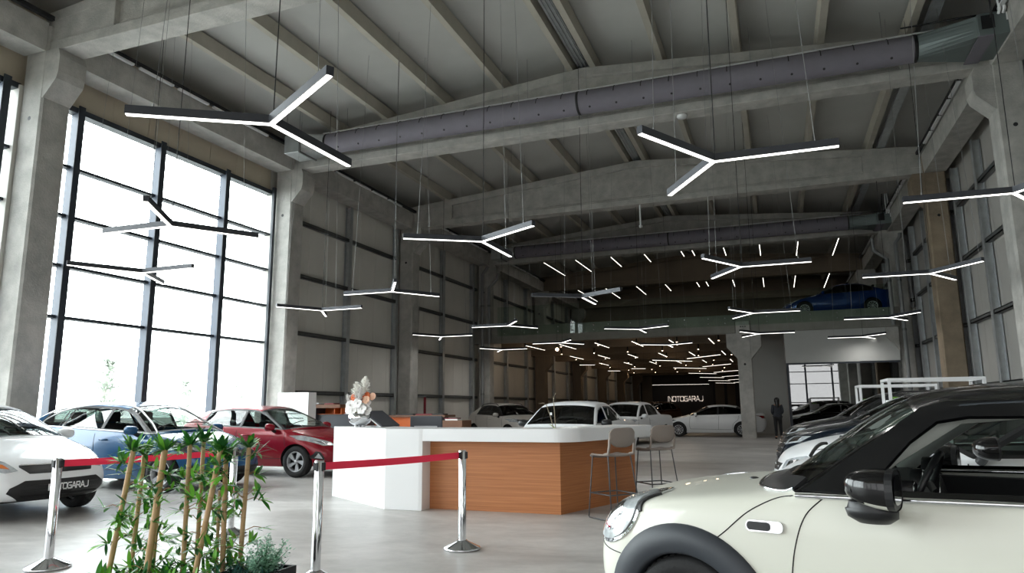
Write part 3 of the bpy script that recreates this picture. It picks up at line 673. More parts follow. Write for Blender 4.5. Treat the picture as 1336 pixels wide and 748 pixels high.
def lerp(a, b, t): return a + (b-a)*t
def smooth_body(P, mats, cut=True):
    """Loft a car shell: x runs from nose (0) to tail, y>0 one side; returns an evaluated mesh."""
    g = {}
    verts = []; faces = []; fm = []; creases = {}
    def V(x, y, z):
        verts.append((x, y, z)); return len(verts)-1
    K = P['cols']            # list of dict(x, w(list of half widths by row), z(list of z by row), and top row data)
    n = len(K)
    R = 5
    side = {}                # (col,row,sgn)
    def vid(key, x, y, z):
        if key not in g: g[key] = V(x, y, z)
        return g[key]
    A0, A1, R0, R1 = P['ia0'], P['ia1'], P['ir0'], P['ir1']   # cowl column, windscreen top column, roof end column, rear window base column
    def pt(c, r, s):
        k = K[c]
        return vid(('s', c, r, s), k['x'][r], s*k['y'][r], k['z'][r])
    def tp(c, k, s):
        # top surface, k=0 edge .. 3 centre
        kk = K[c]
        if k == 0:
            if A1 <= c <= R0: return vid(('t', c, 0, s), kk['tx'][0], s*kk['ty'][0], kk['tz'][0])
            return pt(c, R-1, s)
        if k == 3: return vid(('t', c, 3, 0), kk['tx'][3], 0.0, kk['tz'][3])
        return vid(('t', c, k, s), kk['tx'][k], s*kk['ty'][k], kk['tz'][k])
    def bt(c, k, s):
        kk = K[c]
        if k == 0: return pt(c, 0, s)
        y = kk['y'][0]*(1-k/3.0); x = kk['x'][0]
        if c == 0: x += P.get('nose', 0.1)*(-1)*(1-(1-k/3.0)**2)
        if c == n-1: x += P.get('tail', 0.08)*(1-(1-k/3.0)**2)
        if k == 3: return vid(('b', c, 3, 0), x, 0.0, kk['z'][0])
        return vid(('b', c, k, s), x, s*y, kk['z'][0])
    def fr(c, r, k, s):
        # front / rear fascia vertex: row r, division k from the corner (0) to the centre (3)
        kk = K[c]
        if k == 0: return pt(c, r, s)
        if r == R-1: return tp(c, k, s)
        if r == 0: return bt(c, k, s)
        q = (1-k/3.0); b = (P['nose'] if c == 0 else -P['tail'])
        fb = (P['noserow'] if c == 0 else P['tailrow'])[r]
        x = kk['x'][r] - b*fb*(1-q*q); y = kk['y'][r]*q
        key = ('f', c, r, 3, 0) if k == 3 else ('f', c, r, k, s)
        return vid(key, x, 0.0 if k == 3 else s*y, kk['z'][r])
    def F(ids, m, flip):
        u = []
        for i in ids:
            if i not in u: u.append(i)
        if len(u) < 3: return
        faces.append(u[::-1] if flip else u); fm.append(m)
    def crease(a, b, v): creases[(min(a, b), max(a, b))] = v
    BODY, WELL, WS, RW, SW, ROOF = 0, 1, 2, 3, 4, 5
    for s in (1, -1):
        fl = s < 0
        for c in range(n-1):
            for r in range(R-1):
                F([pt(c,r,s), pt(c,r+1,s), pt(c+1,r+1,s), pt(c+1,r,s)], BODY, fl)
            for k in range(3):
                F([bt(c,k,s), bt(c+1,k,s), bt(c+1,k+1,s), bt(c,k+1,s)][::-1], WELL, not fl)
                m = BODY
                if A0 <= c < A1: m = WS
                elif A1 <= c < R0: m = ROOF
                elif R0 <= c < R1: m = RW
                F([tp(c,k,s), tp(c,k+1,s), tp(c+1,k+1,s), tp(c+1,k,s)], m, fl)
        for c in range(A0, R1):
            wm = SW
            F([pt(c,R-1,s), tp(c,0,s), tp(c+1,0,s), pt(c+1,R-1,s)], wm, fl)
            crease(pt(c,R-1,s), pt(c+1,R-1,s), P.get('cr_belt', 0.65))
            a, b = tp(c,0,s), tp(c+1,0,s); crease(a, b, P.get('cr_rail', 0.4) if A1 <= c < R0 else P.get('cr_pillar', 0.55))
        for k in range(3):
            crease(tp(A0,k,s), tp(A0,k+1,s), 0.7); crease(tp(R1,k,s), tp(R1,k+1,s), 0.6); crease(tp(A1,k,s), tp(A1,k+1,s), 0.3)
            crease(tp(R0,k,s), tp(R0,k+1,s), P.get('cr_roofend', 0.45))
            for r in range(R-1):
                F([fr(0,r,k,s), fr(0,r,k+1,s), fr(0,r+1,k+1,s), fr(0,r+1,k,s)], BODY, fl)
                F([fr(n-1,r,k,s), fr(n-1,r+1,k,s), fr(n-1,r+1,k+1,s), fr(n-1,r,k+1,s)], BODY, fl)
        for c in range(n-1): crease(pt(c,0,s), pt(c+1,0,s), 0.5)
        for c in range(0, A0): crease(pt(c,R-1,s), pt(c+1,R-1,s), P.get('cr_hood', 0.15))
        for (c, r0, c2, r2, v) in P.get('extra_crease', []): crease(pt(c,r0,s), pt(c2,r2,s), v)
    me = bpy.data.meshes.new('shell'); me.from_pydata(verts, [], faces)
    for m in mats: me.materials.append(m)
    me.polygons.foreach_set('material_index', fm)
    bm = bmesh.new(); bm.from_mesh(me)
    bmesh.ops.recalc_face_normals(bm, faces=bm.faces)
    cl = bm.edges.layers.float.get('crease_edge') or bm.edges.layers.float.new('crease_edge')
    bm.verts.ensure_lookup_table()
    for e in bm.edges:
        k = (min(e.verts[0].index, e.verts[1].index), max(e.verts[0].index, e.verts[1].index))
        if k in creases: e[cl] = creases[k]
    bm.to_mesh(me); bm.free()
    o = bpy.data.objects.new('shell', me); COL.objects.link(o)
    sb = o.modifiers.new('s', 'SUBSURF'); sb.levels = P.get('levels', 3); sb.render_levels = sb.levels
    cutters = []
    if cut:
        mbc = MB()
        for xw in P['wheels']:
            for s in (1, -1):
                mbc = MB(); ra = P['arch']; yo = P['hw']
                mbc.tube([(xw, s*(yo-P.get('arch_depth', 0.30)), P['R']+P.get('arch_dz', 0.0)), (xw, s*(yo+0.3), P['R']+P.get('arch_dz', 0.0))], ra, 40, 1)
                co = mbc.build('cutter', mats); cutters.append(co)
                bmc = bmesh.new(); bmc.from_mesh(co.data); bmesh.ops.remove_doubles(bmc, verts=bmc.verts, dist=1e-5); bmesh.ops.recalc_face_normals(bmc, faces=bmc.faces); bmc.to_mesh(co.data); bmc.free()
                b = o.modifiers.new('b', 'BOOLEAN'); b.object = co; b.operation = 'DIFFERENCE'; b.solver = 'EXACT'
    dg = bpy.context.evaluated_depsgraph_get(); dg.update()
    ev = o.evaluated_get(dg); out = bpy.data.meshes.new_from_object(ev)
    for co in cutters: bpy.data.objects.remove(co, do_unlink=True)
    bpy.data.objects.remove(o, do_unlink=True)
    return out

class Car:
    def __init__(s, name, label, P, loc, rz, colors, cat='car', group=None):
        # the thing's own axes: nose towards -x of the mesh at x=0; origin on the floor under the middle of the wheelbase
        s.P = P; s.root = thing(name, label, cat, loc, rz, group)
        s.x0 = -(P['wheels'][0]+P['wheels'][1])/2
        s.paint, s.roofm, s.glassm = colors
        mats = [s.paint, M['well'], s.glassm, s.glassm, s.glassm, s.roofm, M['trimblack']]
        me = smooth_body(P, mats); s.mats = mats
        bm = bmesh.new(); bm.from_mesh(me)
        s.bvh = BVHTree.FromBMesh(bm)
        # windows: regions by material, side glass split per opening
        def region(sel, thick, name_):
            fs = [f for f in bm.faces if sel(f)]
            if not fs: return None
            r = bmesh.ops.inset_region(bm, faces=fs, thickness=thick, depth=-0.006, use_even_offset=True, use_boundary=True)
            ring = r['faces']; bm.faces.ensure_lookup_table()
            for f in ring: f.material_index = P.get('ring', 6)
            inner = [f for f in fs if f.is_valid]
            return inner
        pieces = []
        sp = P['side_open']       # list of (x0, x1, transparent?)
        ps = P.get('pillar', 0.035)
        lo, hi = sp[0][0], sp[-1][1]
        for f in bm.faces:
            if f.material_index == 4:
                c = f.calc_center_median()
                if not (lo <= c.x <= hi): f.material_index = P.get('pillar_mat', 0)
        for name_, mi, th in (('windshield', 2, P.get('ws_in', 0.045)), ('rear_window', 3, 0.05)):
            if mi == 3 and P.get('no_rear'):
                for f in bm.faces:
                    if f.material_index == 3: f.material_index = 0
                continue
            inner = region(lambda f: f.material_index == mi, th, name_)
            if inner: pieces.append((name_, inner, s.glassm))
        for sg in (1, -1):
            for (xa, xb) in sp:
                sel = lambda f: f.material_index == 4 and xa <= f.calc_center_median().x <= xb and f.calc_center_median().y*sg > 0
                inner = region(sel, (P.get('pillar_front', ps) if xa == lo else ps), 'side_window')
                if inner: pieces.append(('side_window', inner, s.glassm))
        bm.faces.index_update(); bm.verts.index_update()
        for nm, inner, gm in pieces:
            vm = {}; vs = []; fs = []
            for f in inner:
                q = []
                for v in f.verts:
                    if v.index not in vm: vm[v.index] = len(vs); vs.append(v.co.copy())
                    q.append(vm[v.index])
                fs.append(q)
            if nm == 'side_window' and P.get('open_front') and sum(v.x for v in vs)/len(vs) < P['open_front'] and True:
                continue      # window rolled down
            s.mesh(nm, vs, fs, gm, True)
        dele = [f for nm, inner, gm in pieces for f in inner]
        bmesh.ops.delete(bm, geom=dele, context='FACES')
        bm.to_mesh(me); bm.free()
        me.polygons.foreach_set('use_smooth', [True]*len(me.polygons))
        me.set_sharp_from_angle(angle=math.radians(38))
        me.transform(Matrix.Translation((s.x0, 0, 0)))
        me.name = 'body'
        s.body = bpy.data.objects.new('body', me); COL.objects.link(s.body); s.body.parent = s.root
        s.interior(); 
        for xw in P['wheels']:
            for sg in (1, -1): s.wheel(xw, sg)
    def mesh(s, name, vs, fs, m, smooth=True, parent=None, shift=True):
        me = bpy.data.meshes.new(name); me.from_pydata([tuple(v) for v in vs], [], fs); me.materials.append(m)
        me.polygons.foreach_set('use_smooth', [smooth]*len(me.polygons)); me.update()
        if shift: me.transform(Matrix.Translation((s.x0, 0, 0)))
        o = bpy.data.objects.new(name, me); COL.objects.link(o); o.parent = parent or s.root
        return o
    def put(s, mb, name, m, parent=None, bevel=0.0):
        mb.v = [(p[0]+s.x0, p[1], p[2]) for p in mb.v]
        return mb.build(name, m, parent or s.root, bevel=bevel)
    def cast(s, p, d):
        loc, nor, i, dist = s.bvh.ray_cast(Vector(p), Vector(d), 6.0)
        if loc is None:
            loc, nor, i, dist = s.bvh.find_nearest(Vector(p)+Vector(d)*2.0)
        return loc, nor
    def patch(s, name, poly, view, m, off=0.006, sg=1, grid=0.03, parent=None, both=False, smoothp=True):
        """outline in a view, laid on the body as a thin raised shell.  view: 'front' (y,z), 'rear' (y,z), 'side' (x,z) or 'top' (x,y)"""
        if both:
            a = s.patch(name, poly, view, m, off, 1, grid, parent)
            b = s.patch(name, poly if view == 'side' else ([(-u, v) for u, v in poly] if view in ('front', 'rear') else [(u, -v) for u, v in poly]), view, m, off, -1, grid, parent)
            return a, b
        xs = [p[0] for p in poly]; ys = [p[1] for p in poly]
        # densify the border
        B = []
        for i, p in enumerate(poly):
            q = poly[(i+1) % len(poly)]; L = math.hypot(q[0]-p[0], q[1]-p[1]); k = max(1, int(L/grid))
            for j in range(k): B.append((lerp(p[0], q[0], j/k), lerp(p[1], q[1], j/k)))
        nb = len(B)
        def inside(x, y):
            c = False; j = nb-1
            for i in range(nb):
                if (B[i][1] > y) != (B[j][1] > y) and x < (B[j][0]-B[i][0])*(y-B[i][1])/(B[j][1]-B[i][1])+B[i][0]: c = not c
                j = i
            return c
        pts = [Vector(b) for b in B]
        x = min(xs)+grid
        while x < max(xs):
            y = min(ys)+grid
            while y < max(ys):
                if inside(x, y) and min((x-b[0])**2+(y-b[1])**2 for b in B) > (grid*0.5)**2: pts.append(Vector((x, y)))
                y += grid
            x += grid
        vs2, es, fs, _, _, _ = delaunay_2d_cdt(pts, [], [list(range(nb))], 1, 1e-5)
        V3 = []; N3 = []
        for p in vs2:
            if view == 'front': o, d = (-3.0, p[0], p[1]), (1, 0, 0)
            elif view == 'rear': o, d = (9.0, p[0], p[1]), (-1, 0, 0)
            elif view == 'side': o, d = (p[0], sg*3.0, p[1]), (0, -sg, 0)
            elif view == 'top': o, d = (p[0], p[1], 3.0), (0, 0, -1)
            else:
                dd = Vector(view).normalized(); sd = Vector((-dd.y, dd.x, 0)).normalized()
                o, d = tuple(-dd*3.0 + sd*p[0] + Vector((0,0,p[1])) + Vector(s.vorigin)), tuple(dd)
            l, nn = s.cast(o, d); dv = Vector(d)
            if nn.dot(dv) > 0: nn = -nn
            V3.append(l+nn*off); N3.append(nn)
        n = len(V3); top = [list(f) for f in fs]
        # orient
        if top:
            f = top[0]; nn = (V3[f[1]]-V3[f[0]]).cross(V3[f[2]]-V3[f[0]])
            if nn.dot(N3[f[0]]) < 0: top = [f[::-1] for f in top]
        cnt = {}
        for f in top:
            for i in range(len(f)): cnt[(f[i], f[(i+1) % len(f)])] = 1
        rim = [(a, b) for (a, b) in cnt if (b, a) not in cnt]
        allv = V3 + [V3[i]-N3[i]*(off+0.012) for i in range(n)]
        allf = top + [(b, a, a+n, b+n) for a, b in rim]
        o = s.mesh(name, allv, allf, m, True, parent)
        o.data.set_sharp_from_angle(angle=math.radians(50))
        return o
    def line(s, name, pts, view, m, r=0.004, sg=1, step=0.05, parent=None, both=False, off=0.0, n=6, cr=False):
        if both:
            s.line(name, pts, view, m, r, 1, step, parent, False, off, n, cr)
            q = pts if view == 'side' else ([(-u, v) for u, v in pts] if view in ('front', 'rear') else [(u, -v) for u, v in pts])
            return s.line(name, q, view, m, r, -1, step, parent, False, off, n, cr)
        if cr and len(pts) > 2:
            P0 = [pts[0]]+list(pts)+[pts[-1]]; pts = []
            for i in range(1, len(P0)-2):
                for j in range(6):
                    t = j/6.0; pts.append(tuple(0.5*(2*P0[i][k]+(P0[i+1][k]-P0[i-1][k])*t+(2*P0[i-1][k]-5*P0[i][k]+4*P0[i+1][k]-P0[i+2][k])*t*t+(3*P0[i][k]-P0[i-1][k]-3*P0[i+1][k]+P0[i+2][k])*t**3) for k in (0, 1)))
            pts.append(P0[-2])
        D = []
        for p, q in zip(pts[:-1], pts[1:]):
            L = math.hypot(q[0]-p[0], q[1]-p[1]); k = max(1, int(L/step))
            for j in range(k): D.append((lerp(p[0], q[0], j/k), lerp(p[1], q[1], j/k)))
        D.append(pts[-1]); W = []
        for p in D:
            if view == 'front': o, d = (-3.0, p[0], p[1]), (1, 0, 0)
            elif view == 'rear': o, d = (9.0, p[0], p[1]), (-1, 0, 0)
            elif view == 'side': o, d = (p[0], sg*3.0, p[1]), (0, -sg, 0)
            else: o, d = (p[0], p[1], 3.0), (0, 0, -1)
            l, nn = s.cast(o, d)
            if nn.dot(Vector(d)) > 0: nn = -nn
            W.append(l+nn*off)
        mb = MB(); mb.tube(W, r, n); return s.put(mb, name, m, parent)
    def wheel(s, xw, sg):
        P = s.P; R = P['R']; wd = P.get('tyre_w', 0.205); yo = P['hw']-P.get('wheel_in', 0.035)
        rr = P.get('rim', R*0.66)
        mb = MB(); y1 = yo; y0 = yo-wd
        prof = [(rr*0.96, y0+0.01), (R*0.93, y0), (R*0.985, y0+0.02), (R, y0+0.045), (R, y1-0.045), (R*0.985, y1-0.02), (R*0.93, y1), (rr*1.02, y1-0.006), (rr*0.96, y1-0.02)]
        if sg < 0: prof = [(a, -b) for a, b in prof]
        mb.lathe(prof, 36, (xw, 0, R), 'y')
        for k in range(48):
            a = 2*PI*k/48; 
            for j, yy in enumerate((y0+0.06, (y0+y1)/2, y1-0.06)):
                b = a+(0.065 if j == 1 else 0); c = (xw+(R+0.001)*math.cos(b), sg*yy, R+(R+0.001)*math.sin(b))
                if c[2] > 0.06: mb.obox(c, (0.012, 0.022, 0.003), Matrix.Rotation(-b+PI/2, 3, 'Y'))
        ty = s.put(mb, 'wheel', M['rubber'])
        mb = MB(); f = y1-0.012; bk = y1-0.09
        pr = [(rr*0.97, bk-0.06), (rr*0.985, f), (rr*0.93, f+0.002), (rr*0.90, f-0.02), (rr*0.86, bk)]
        if sg < 0: pr = [(a, -b) for a, b in pr]
        mb.lathe(pr, 32, (xw, 0, R), 'y', 0)
        pr = [(rr*0.9, bk-0.03), (0.02, bk-0.02), (0.0, bk-0.02)]
        if sg < 0: pr = [(a, -b) for a, b in pr]
        mb.lathe(pr, 24, (xw, 0, R), 'y', 1)
        ns = P.get('spokes', 7); tw = P.get('spoke_twist', 0.18); hub = rr*0.2
        for k in range(ns):
            a0 = 2*PI*k/ns+0.3
            ws = P.get('spoke_w', 0.3)
            def q(rad, da, yy): a = a0+da; return (xw+rad*math.cos(a), sg*yy, R+rad*math.sin(a))
            w0 = ws*0.9; w1 = ws*0.75
            ring = [q(hub*0.7, -w0, f-0.03), q(hub*0.7, w0, f-0.03), q(rr*0.93, tw+w1*0.62, f-0.012), q(rr*0.93, tw-w1*0.62, f-0.012)]
            back = [(p[0], p[1]-sg*0.03, p[2]) for p in ring]
            mb.add(ring+back, [(0,1,2,3), (7,6,5,4), (0,4,5,1), (1,5,6,2), (2,6,7,3), (3,7,4,0)], 0)
        pr = [(0.0, f-0.012), (hub*0.75, f-0.014), (hub, f-0.03), (hub, bk)]
        if sg < 0: pr = [(a, -b) for a, b in pr]
        mb.lathe(pr, 16, (xw, 0, R), 'y', 0)
        s.put(mb, 'rim', [P.get('rim_mat', M['silver']), M['black']], ty)
    def interior(s):
        P = s.P; mb = MB(); b = P['belt']; xa, xb = P['cab']; hw = P['hw']
        mb.box(xa+0.25, xb, -hw*0.80, hw*0.80, 0.3, b-0.38)
        s.put(mb, 'cabin_floor', M['interior'])
        for sg in (1, -1):
            mb = MB(); mb.box(xa+0.15, xb+0.1, min(sg*hw*0.80, sg*hw*0.86), max(sg*hw*0.80, sg*hw*0.86), b-0.5, b-0.015); s.put(mb, 'door_lining', M['interior'], bevel=0.01)
        xa0 = xa; xa = xa+P.get('dash_dx', 0.0); b0_ = b; b = b+P.get('dash_dz', 0.0)
        # dashboard
        mb = MB(); n = 8
        for k in range(n):
            pass
        mb.prism([(xa+0.02, b-0.18), (xa+0.10, b-0.05), (xa+0.45, b-0.02), (xa+0.62, b-0.06), (xa+0.66, b-0.22), (xa+0.55, b-0.40), (xa+0.02, b-0.40)], 'y', -hw*0.80, hw*0.80)
        s.put(mb, 'dashboard', M['interior'], bevel=0.02)
        yd = P.get('drv', 1)*0.36
        mb = MB(); c = Vector((xa+0.82+P.get('st_dx', 0.0), yd, b-0.04)); t = math.radians(25)
        pts = [c+Vector((math.sin(t)*0.18*math.sin(a), 0.18*math.cos(a), math.cos(t)*0.18*math.sin(a))) for a in [2*PI*k/24 for k in range(25)]]
        mb.tube(pts, 0.016, 8, cap=False); mb.tube([c, c+Vector((-0.2, 0, -0.08))], 0.035, 8)
        mb.obox(c, (0.02, 0.16, 0.02), Matrix.Rotation(-t, 3, 'Y')); mb.sphere(c, 0.06, 6, sc=(0.5,1,1))
        s.put(mb, 'steering_wheel', M['trimblack'])
        xa = xa0; b = b0_
        rows = P.get('seats', [xa+1.25, xa+2.1])
        for xr in rows:
            for yy in (0.36, -0.36):
                mb = MB(); 
                mb.prism([(xr-0.35, b-0.50), (xr-0.35, b-0.36), (xr+0.05, b-0.40), (xr+0.10, b-0.50)], 'y', yy-0.24, yy+0.24)
                mb.prism([(xr+0.0, b-0.42), (xr+0.13, b-0.42), (xr+0.27, b+0.12), (xr+0.22, b+0.16), (xr+0.16, b+0.14)], 'y', yy-0.23, yy+0.23)
                mb.prism([(xr+0.20, b+0.19), (xr+0.28, b+0.19), (xr+0.31, b+0.35), (xr+0.26, b+0.37), (xr+0.21, b+0.35)], 'y', yy-0.13, yy+0.13)
                for q in (-0.06, 0.06): mb.tube([(xr+0.22, yy+q, b+0.12), (xr+0.25, yy+q, b+0.22)], 0.008, 6)
                s.put(mb, 'seat', M['interior'], bevel=0.035)
    def mirror(s, x, y, z, m, sz=1.0, glassy=True):
        for sg in (1, -1):
            mb = MB()
            # housing: squashed ellipsoid, flat at the back
            n = 12; vs = []; fs = []
            for i in range(n+1):
                u = i/n; th = PI*0.5*u
                for k in range(16):
                    a = 2*PI*k/16
                    ca, sa = math.cos(a), math.sin(a)
                    e = 0.8
                    cx = (abs(ca)**e)*(1 if ca > 0 else -1); sx_ = (abs(sa)**e)*(1 if sa > 0 else -1)
                    rr = math.sin(th)**0.75 if th > 0 else 0
                    vs.append((x+0.12*sz*(1-math.cos(th))*1.0-0.12*sz*0, sg*(y+0.115*sz*rr*cx), z+0.078*sz*rr*sx_))
            for i in range(n):
                for k in range(16): fs.append((i*16+k, i*16+(k+1) % 16, (i+1)*16+(k+1) % 16, (i+1)*16+k))
            mb.add(vs, fs, 0, True)
            last = vs[-16:]; q = [(p[0]+0.015, p[1], p[2]) for p in last]
            mb.add(last+q, [(k, (k+1) % 16, 16+(k+1) % 16, 16+k) for k in range(16)], 1)
            mb.add([(p[0], p[1]*0.97+sg*y*0.03, p[2]*0.97+z*0.03) for p in q], [list(range(16))], 2)
            mo = s.put(mb, 'mirror', [m, M['trimblack'], M['chrome']])
            mb = MB(); mb.tube([(x+0.08*sz, sg*(y-0.04), z-0.045*sz), (x+0.07*sz, sg*(y-0.12), z-0.085*sz), (x+0.06*sz, sg*(y-0.2), z-0.10*sz)], [0.03, 0.034, 0.04], 10)
            s.put(mb, 'mirror_arm', M['trimblack'], mo)
    def handle(s, x, z, m, L=0.18):
        for sg in (1, -1):
            p0, n0 = s.cast((x, sg*3, z), (0, -sg, 0)); p1, n1 = s.cast((x+L, sg*3, z), (0, -sg, 0))
            mb = MB(); k = Vector((0, sg*0.032, 0))
            mb.tube([p0, p0+k*0.8+Vector((0.02,0,0)), lerp(p0, p1, 0.5)+k, p1+k*0.8-Vector((0.02,0,0)), p1], [0.012, 0.014, 0.015, 0.014, 0.012], 8)
            s.put(mb, 'door_handle', m)
    def wiper(s, x, y, L=0.55):
        for j in (0, 1):
            yy = y-j*0.62
            pts = []
            for k in range(9):
                t = k/8.0; px = x+0.03+0.06*math.sin(PI*t)*0 + 0.05*t; py = yy-L*t
                l, n = s.cast((px, py, 3), (0, 0, -1)); pts.append(l+n*0.02 if n.z > 0 else l-n*0.02)
            mb = MB(); mb.tube(pts, 0.009, 6); s.put(mb, 'wiper', M['black'])

def car_cols(q):
    """columns for a common car from a few sizes"""
    L, hw, H = q['L'], q['hw'], q['H']
    b0, b1 = q['belt0'], q['belt1']          # belt height at cowl and at rear
    zb = q.get('zb', 0.20)
    fw, rw = q['wheels']
    xc, xt, xr, xe = q['cowl'], q['wstop'], q['roofend'], q['rearbase']
    hn, hc = q['hood0'], q['hood1']           # hood height at the nose and at the cowl, centre
    hr = q['roofw']
    cols = []
    def col(x, wf, z, xs=None, top=None):
        yy = [hw*a*wf for a in q.get('secw', (0.90, 0.975, 1.0, 0.985, 0.93))]
        d = dict(x=xs or [x]*5, y=yy, z=z)
        if top: d.update(tx=top[0], ty=top[1], tz=top[2])
        cols.append(d)
    def zz(zl, zt): return [zl, lerp(zl, zt, 0.28), lerp(zl, zt, 0.58), lerp(zl, zt, 0.86), zt]
    def top(x, w, ze, zc, xcv=None):
        xx = xcv or [x]*4
        return (xx, [w, w*0.72, w*0.37, 0.0], [ze, lerp(ze, zc, 0.62), lerp(ze, zc, 0.92), zc])
    nose = q['nose']
    e0 = q.get('fend0', hn-0.03)
    s0 = q.get('corner', 0.20)
    nx = q.get('nosex', (0.05, 0.0, 0.02, 0.10, 0.22))
    # 0 nose corner
    xs = [s0+a for a in nx]
    w0 = q.get('w0', 0.80)
    t0x = [xs[4], xs[4]-nose*0.5*0.9, xs[4]-nose*0.85, xs[4]-nose]
    col(0, w0, zz(zb+0.04, e0), xs, (t0x, [0, hw*0.93*w0*2/3, hw*0.93*w0/3, 0], [e0, lerp(e0, hn, 0.55), lerp(e0, hn, 0.9), hn]))
    x1 = max(s0+0.18, fw-0.44)
    def hz(x): 
        t = min(1, max(0, (x-s0)/(xc-s0))); return lerp(hn, hc, t**0.75)
    def fz(x):
        t = min(1, max(0, (x-s0)/(xc-s0))); return lerp(e0, b0, t**0.75)
    for x, wf in ((fw-0.22, q.get('w1', 0.955)), (fw+0.18, 0.995)):
        col(x, wf, zz(zb, fz(x)), [x-0.04, x-0.04, x, x+0.03, x+0.05], top(x, hw*0.93*wf, fz(x), hz(x), [x+0.05, x+0.03, x, x-0.01]))
    xd = min(xc-0.08, fw+0.55)
    col(xd, 1.0, zz(zb, fz(xd)), None, top(xd, hw*0.93, fz(xd), hz(xd), [xd, xd-0.05, xd-0.08, xd-0.10]))
    ia0 = len(cols)
    cv = q.get('cowlcurve', 0.16)
    col(xc, 1.0, zz(zb, b0), None, top(xc, hw*0.93, b0, hc, [xc, xc-cv*0.55, xc-cv*0.9, xc-cv]))
    ia1 = len(cols)
    def bz(x): return lerp(b0, b1, (x-xc)/(xe-xc))
    Hs = H-q.get('crown', 0.055)
    wcv = q.get('wscurve', 0.10)
    col(xt, 1.0, zz(zb, bz(xt)), None, top(xt, hr, Hs-0.045, H-0.035, [xt, xt-wcv*0.55, xt-wcv*0.9, xt-wcv]))
    xm = lerp(xt, xr, 0.45)
    col(xm, 1.0, zz(zb, bz(xm)), None, top(xm, hr*1.0, Hs, H))
    xq = lerp(xt, xr, 0.8)
    col(xq, 1.0, zz(zb, bz(xq)), None, top(xq, hr*0.98, Hs-q.get('rdrop', 0.03)*0.5, H-q.get('rdrop', 0.03)*0.6))
    ir0 = len(cols)
    col(xr, q.get('wr0', 1.0), zz(zb, bz(xr)), None, top(xr, hr*q.get('roofendw', 0.93), Hs-q.get('rdrop', 0.03)-0.03, H-q.get('rdrop', 0.03)-0.03, [xr, xr+0.05, xr+0.08, xr+0.09]))
    ir1 = len(cols)
    t1 = q.get('tail', 0.08); wl = q.get('wlast', 0.93)
    if q['kind'] in ('sedan', 'pickup'):
        col(xe, 0.99, zz(zb, b1), None, top(xe, hw*0.92, b1, b1+0.03, [xe, xe+0.06, xe+0.09, xe+0.1]))
        col(L-0.25, 0.95, zz(zb+0.03, q['deck']), None, top(L-0.25, hw*0.9, q['deck'], q['deck']+0.03))
        xs = [L-0.12-t1+a for a in (0.0, 0.10, 0.09, 0.04, 0.0)]
        col(L, wl*0.94, zz(zb+0.08, q['deck']), xs, (([xs[4], xs[4]+t1*.5, xs[4]+t1*.85, xs[4]+t1]), [0, hw*0.5, hw*0.25, 0], [q['deck'], q['deck']+0.015, q['deck']+0.02, q['deck']+0.02]))
    else:
        col(xe, 0.985, zz(zb, b1), None, top(xe, hw*0.90, b1, b1+0.01, [xe, xe+0.05, xe+0.075, xe+0.085]))
        xs = [L-0.05-t1+a for a in (-0.06, 0.03, 0.05, 0.0, -0.05)]
        ez = b1-q.get('taildrop', 0.12)
        col(L, wl, zz(zb+0.08, ez), xs, ([xs[4], xs[4]+t1*.5, xs[4]+t1*.85, xs[4]+t1], [0, hw*0.56, hw*0.28, 0], [ez, ez+0.01, ez+0.01, ez+0.01]))
    P = dict(q); P.update(cols=cols, ia0=ia0, ia1=ia1, ir0=ir0, ir1=ir1, noserow=q.get('noserow', (0.9, 1.0, 1.0, 0.95, 1.0)), tailrow=(1, 1, 1, 1, 1), tail=t1)
    P['belt'] = b0; P['cab'] = (xc-0.05, xr)
    P.setdefault('side_open', [(xc-0.5, q['bpillar']), (q['bpillar'], q.get('cpillar', xr))])
    return P
PI2 = PI/2
M['brighttrim'] = mat('reflecting_chrome_trim', (226, 228, 230), 0.25, metal=0.15, coat=0.5)  # chrome's white reflection put into a near-white trim colour
C_WHITE = paint('white_car_paint', (232, 234, 236)); C_CREAM = paint('cream_car_paint', (226, 226, 214)); C_BLACK = paint('black_car_paint', (9, 9, 11), 0.15)
C_BLUE = paint('mid_blue_car_paint', (40, 84, 124), 0.2, 0.1); C_RED = paint('dark_red_car_paint', (138, 14, 34), 0.25, 0.15); C_GREY = paint('dark_grey_car_paint', (58, 58, 60), 0.25, 0.4)
C_NAVY = paint('blue_black_car_paint', (18, 28, 40), 0.2, 0.2); C_BEIGE = paint('warm_white_car_paint', (196, 192, 186), 0.35); C_SILVER = paint('silver_car_paint', (132, 132, 132), 0.3, 0.6)
C_ROYAL = paint('royal_blue_car_paint', (22, 58, 128), 0.25, 0.3); C_DARKWARM = paint('warm_reflection_car_paint', (96, 62, 44), 0.25, 0.5)  # second paint: dark car, warm reflections put into the brown

